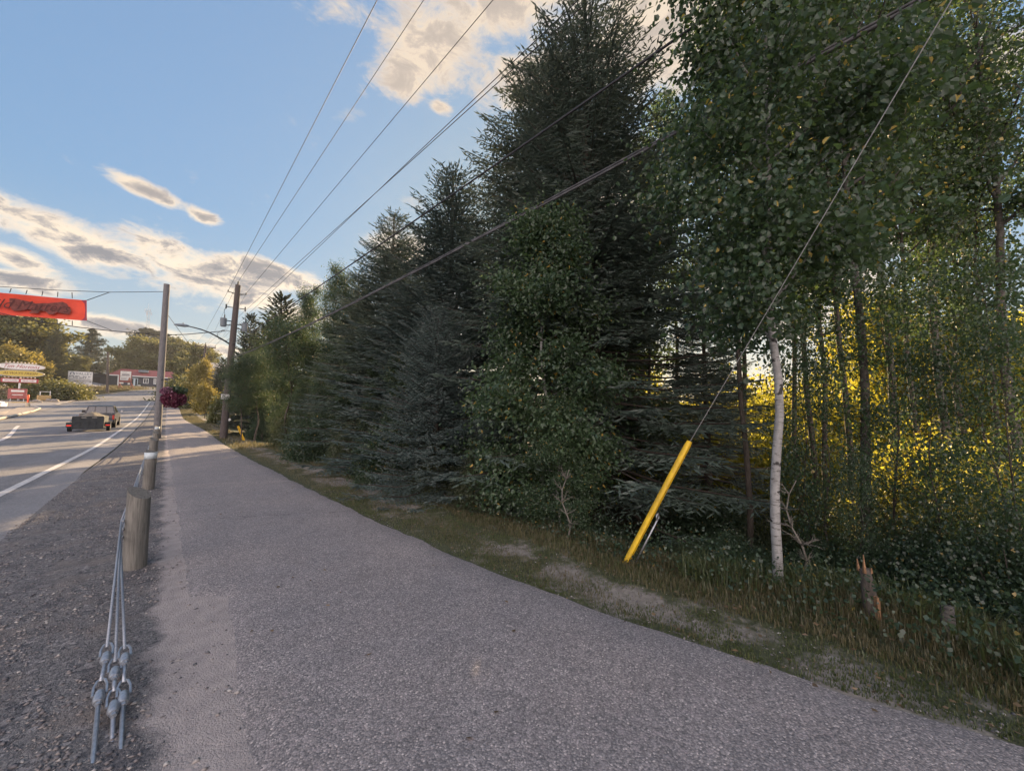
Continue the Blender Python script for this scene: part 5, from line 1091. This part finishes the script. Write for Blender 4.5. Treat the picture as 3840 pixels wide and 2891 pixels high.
p=Vector((A_.x,A_.y,A_.z))+ux*uat(521); p.z=Hf(p.x,p.y); p+=Vector((ux.y,-ux.x,0))*.8; PP=thing('potted_plant','white pot with a small plant beside the double doors','planter',p); K=MB(); K.tube([(0,0,0),(0,0,.6)],[.28,.38],10); K.ob('pot',m_white,PP); link('foliage',PROTO['shrubG'][1],PP,(0,0,.5),None,.28)
# dark shed and camper left of it
p=gdepth(366,113); SHD=thing('dark_shed','low dark shed behind the white board sign','shed',p,face(p)); zt=ptd(366,1404,113).z-p.z
K=MB(); K.box((0,3,zt/2-.6),(5.0,6,zt+1.2)); K.ob('wall',m_wall,SHD); K=MB(); K.prism([(-2.8,zt),(2.8,zt),(2.2,zt+.22),(-2.2,zt+.22)],-.3,6.4); K.ob('roof',mat('shed_roof',(.06,.06,.075),.8,.1,2),SHD)
K=MB(); K.box((-1.0,-.04,zt*.42),(2.0,.06,zt*.62)); K.ob('door',mat('shed_door',(.05,.045,.055),.7,.1,2),SHD)
p=gdepth(345,124); CPR=thing('camper_trailer','white camper trailer seen above the white board sign and the dark shed','camper',p,face(p)*.9); zt=ptd(345,1384,124).z-p.z
K=MB(); K.box((0,0,zt-1.5),(6.0,2.3,2.6),bev=.25); K.ob('body',mat('camper_white',(.52,.58,.58),.5,.05,2),CPR)
K=MB(); K.box((-1.6,-1.17,zt-1.2),(1.3,.04,.6)); K.box((1.2,-1.17,zt-1.2),(1.0,.04,.6)); K.ob('window',m_glass,CPR); K=MB(); K.box((.5,0,zt-.1),(1.2,.8,.3),bev=.05); K.ob('roof_vent',m_white,CPR)
for xx in (-.5,.5): K=MB(); K.cyl((xx,-1.1,zt-3.0),(xx,-.9,zt-3.0),.36,n=14); K.ob('wheel',m_tyre,CPR)
K=MB(); K.box((0,0,(zt-3)/2-.3),(1,1,max(.3,zt-3+.6))); K.ob('blocks',m_curb,CPR)
# grey house with a railing right of the crossarm pole
p=gdepth(826,74); HS=thing('house','pale house whose roof edge and railing show behind the crossarm pole','house',p,face(p)+.5); zt=ptd(815,1352,74).z-p.z; HS.scale=(.7,.7,.93)
K=MB(); K.box((0,3,zt/2-1),(7,6,zt-.6)); K.ob('wall',mat('pale_siding',(.25,.26,.26),.8,.08,2),HS)
K=MB(); K.add([(-4,-.6,zt-1.4),(4,-.6,zt-1.4),(4,6.6,zt-1.4),(-4,6.6,zt-1.4),(-4,3,zt+.3),(4,3,zt+.3)],[(0,1,5,4),(2,3,4,5),(3,0,4),(1,2,5),(3,2,1,0)]); K.ob('roof',mat('pale_roof',(.44,.41,.36),.6,.1,2),HS)
K=MB()
for k in range(15): K.box((-3.4+k*.48,-1.4,zt-4.0),(.06,.06,1.0))
K.box((0,-1.4,zt-3.5),(6.9,.1,.08)); K.box((0,-1.4,zt-4.5),(6.9,.1,.08)); K.ob('railing',m_white,HS); K=MB(); K.box((0,-.7,zt-4.6),(7,1.6,.14)); K.ob('deck',m_rail,HS)
# lattice tower
p=gdepth(531,170); zt=ptd(534,1150,170).z-p.z; LT=thing('lattice_tower','slim lattice radio tower with antennas behind the flat-topped pines','tower',p)
K=MB(); wd=.55; cs=[(wd,0),(-wd*.5,wd*.87),(-wd*.5,-wd*.87)]
for x,y in cs: K.tube([(x,y,0),(x,y,zt)],.06,4)
z=zt*.35
while z<zt-1:
    for k in range(3): a=cs[k];b=cs[(k+1)%3]; K.tube([(a[0],a[1],z),(b[0],b[1],z+.75)],.035,3); K.tube([(b[0],b[1],z),(a[0],a[1],z)],.03,3)
    z+=1.5
K.ob('mast',m_galv,LT)
K=MB()
for k in range(6): a=k*1.05; q=Vector((1.1*math.cos(a),1.1*math.sin(a),zt-2.2+(k%2)*1.2)); K.tube([(0,0,q.z),q],.05,4); K.tube([q-Z1*.8,q+Z1*.8],.12,6)
K.tube([(0,0,zt),(0,0,zt+2.5)],.05,4); K.ob('antenna',m_galv,LT)
# ---------------------------------------------------------------- evening air
hb=MB(); hb.box((0,100,27.5),(2100,2300,65)); m=bpy.data.materials.new('haze_air'); m.use_nodes=True; t=NT(m.node_tree); t.n.clear()
v=t.new('ShaderNodeVolumePrincipled',i={'Color':(.86,.89,.95,1),'Density':.00028,'Anisotropy':.45}); t.new('ShaderNodeOutputMaterial',i={1:v.outputs[0]})
tag(hb.ob('haze',m),kind='stuff')
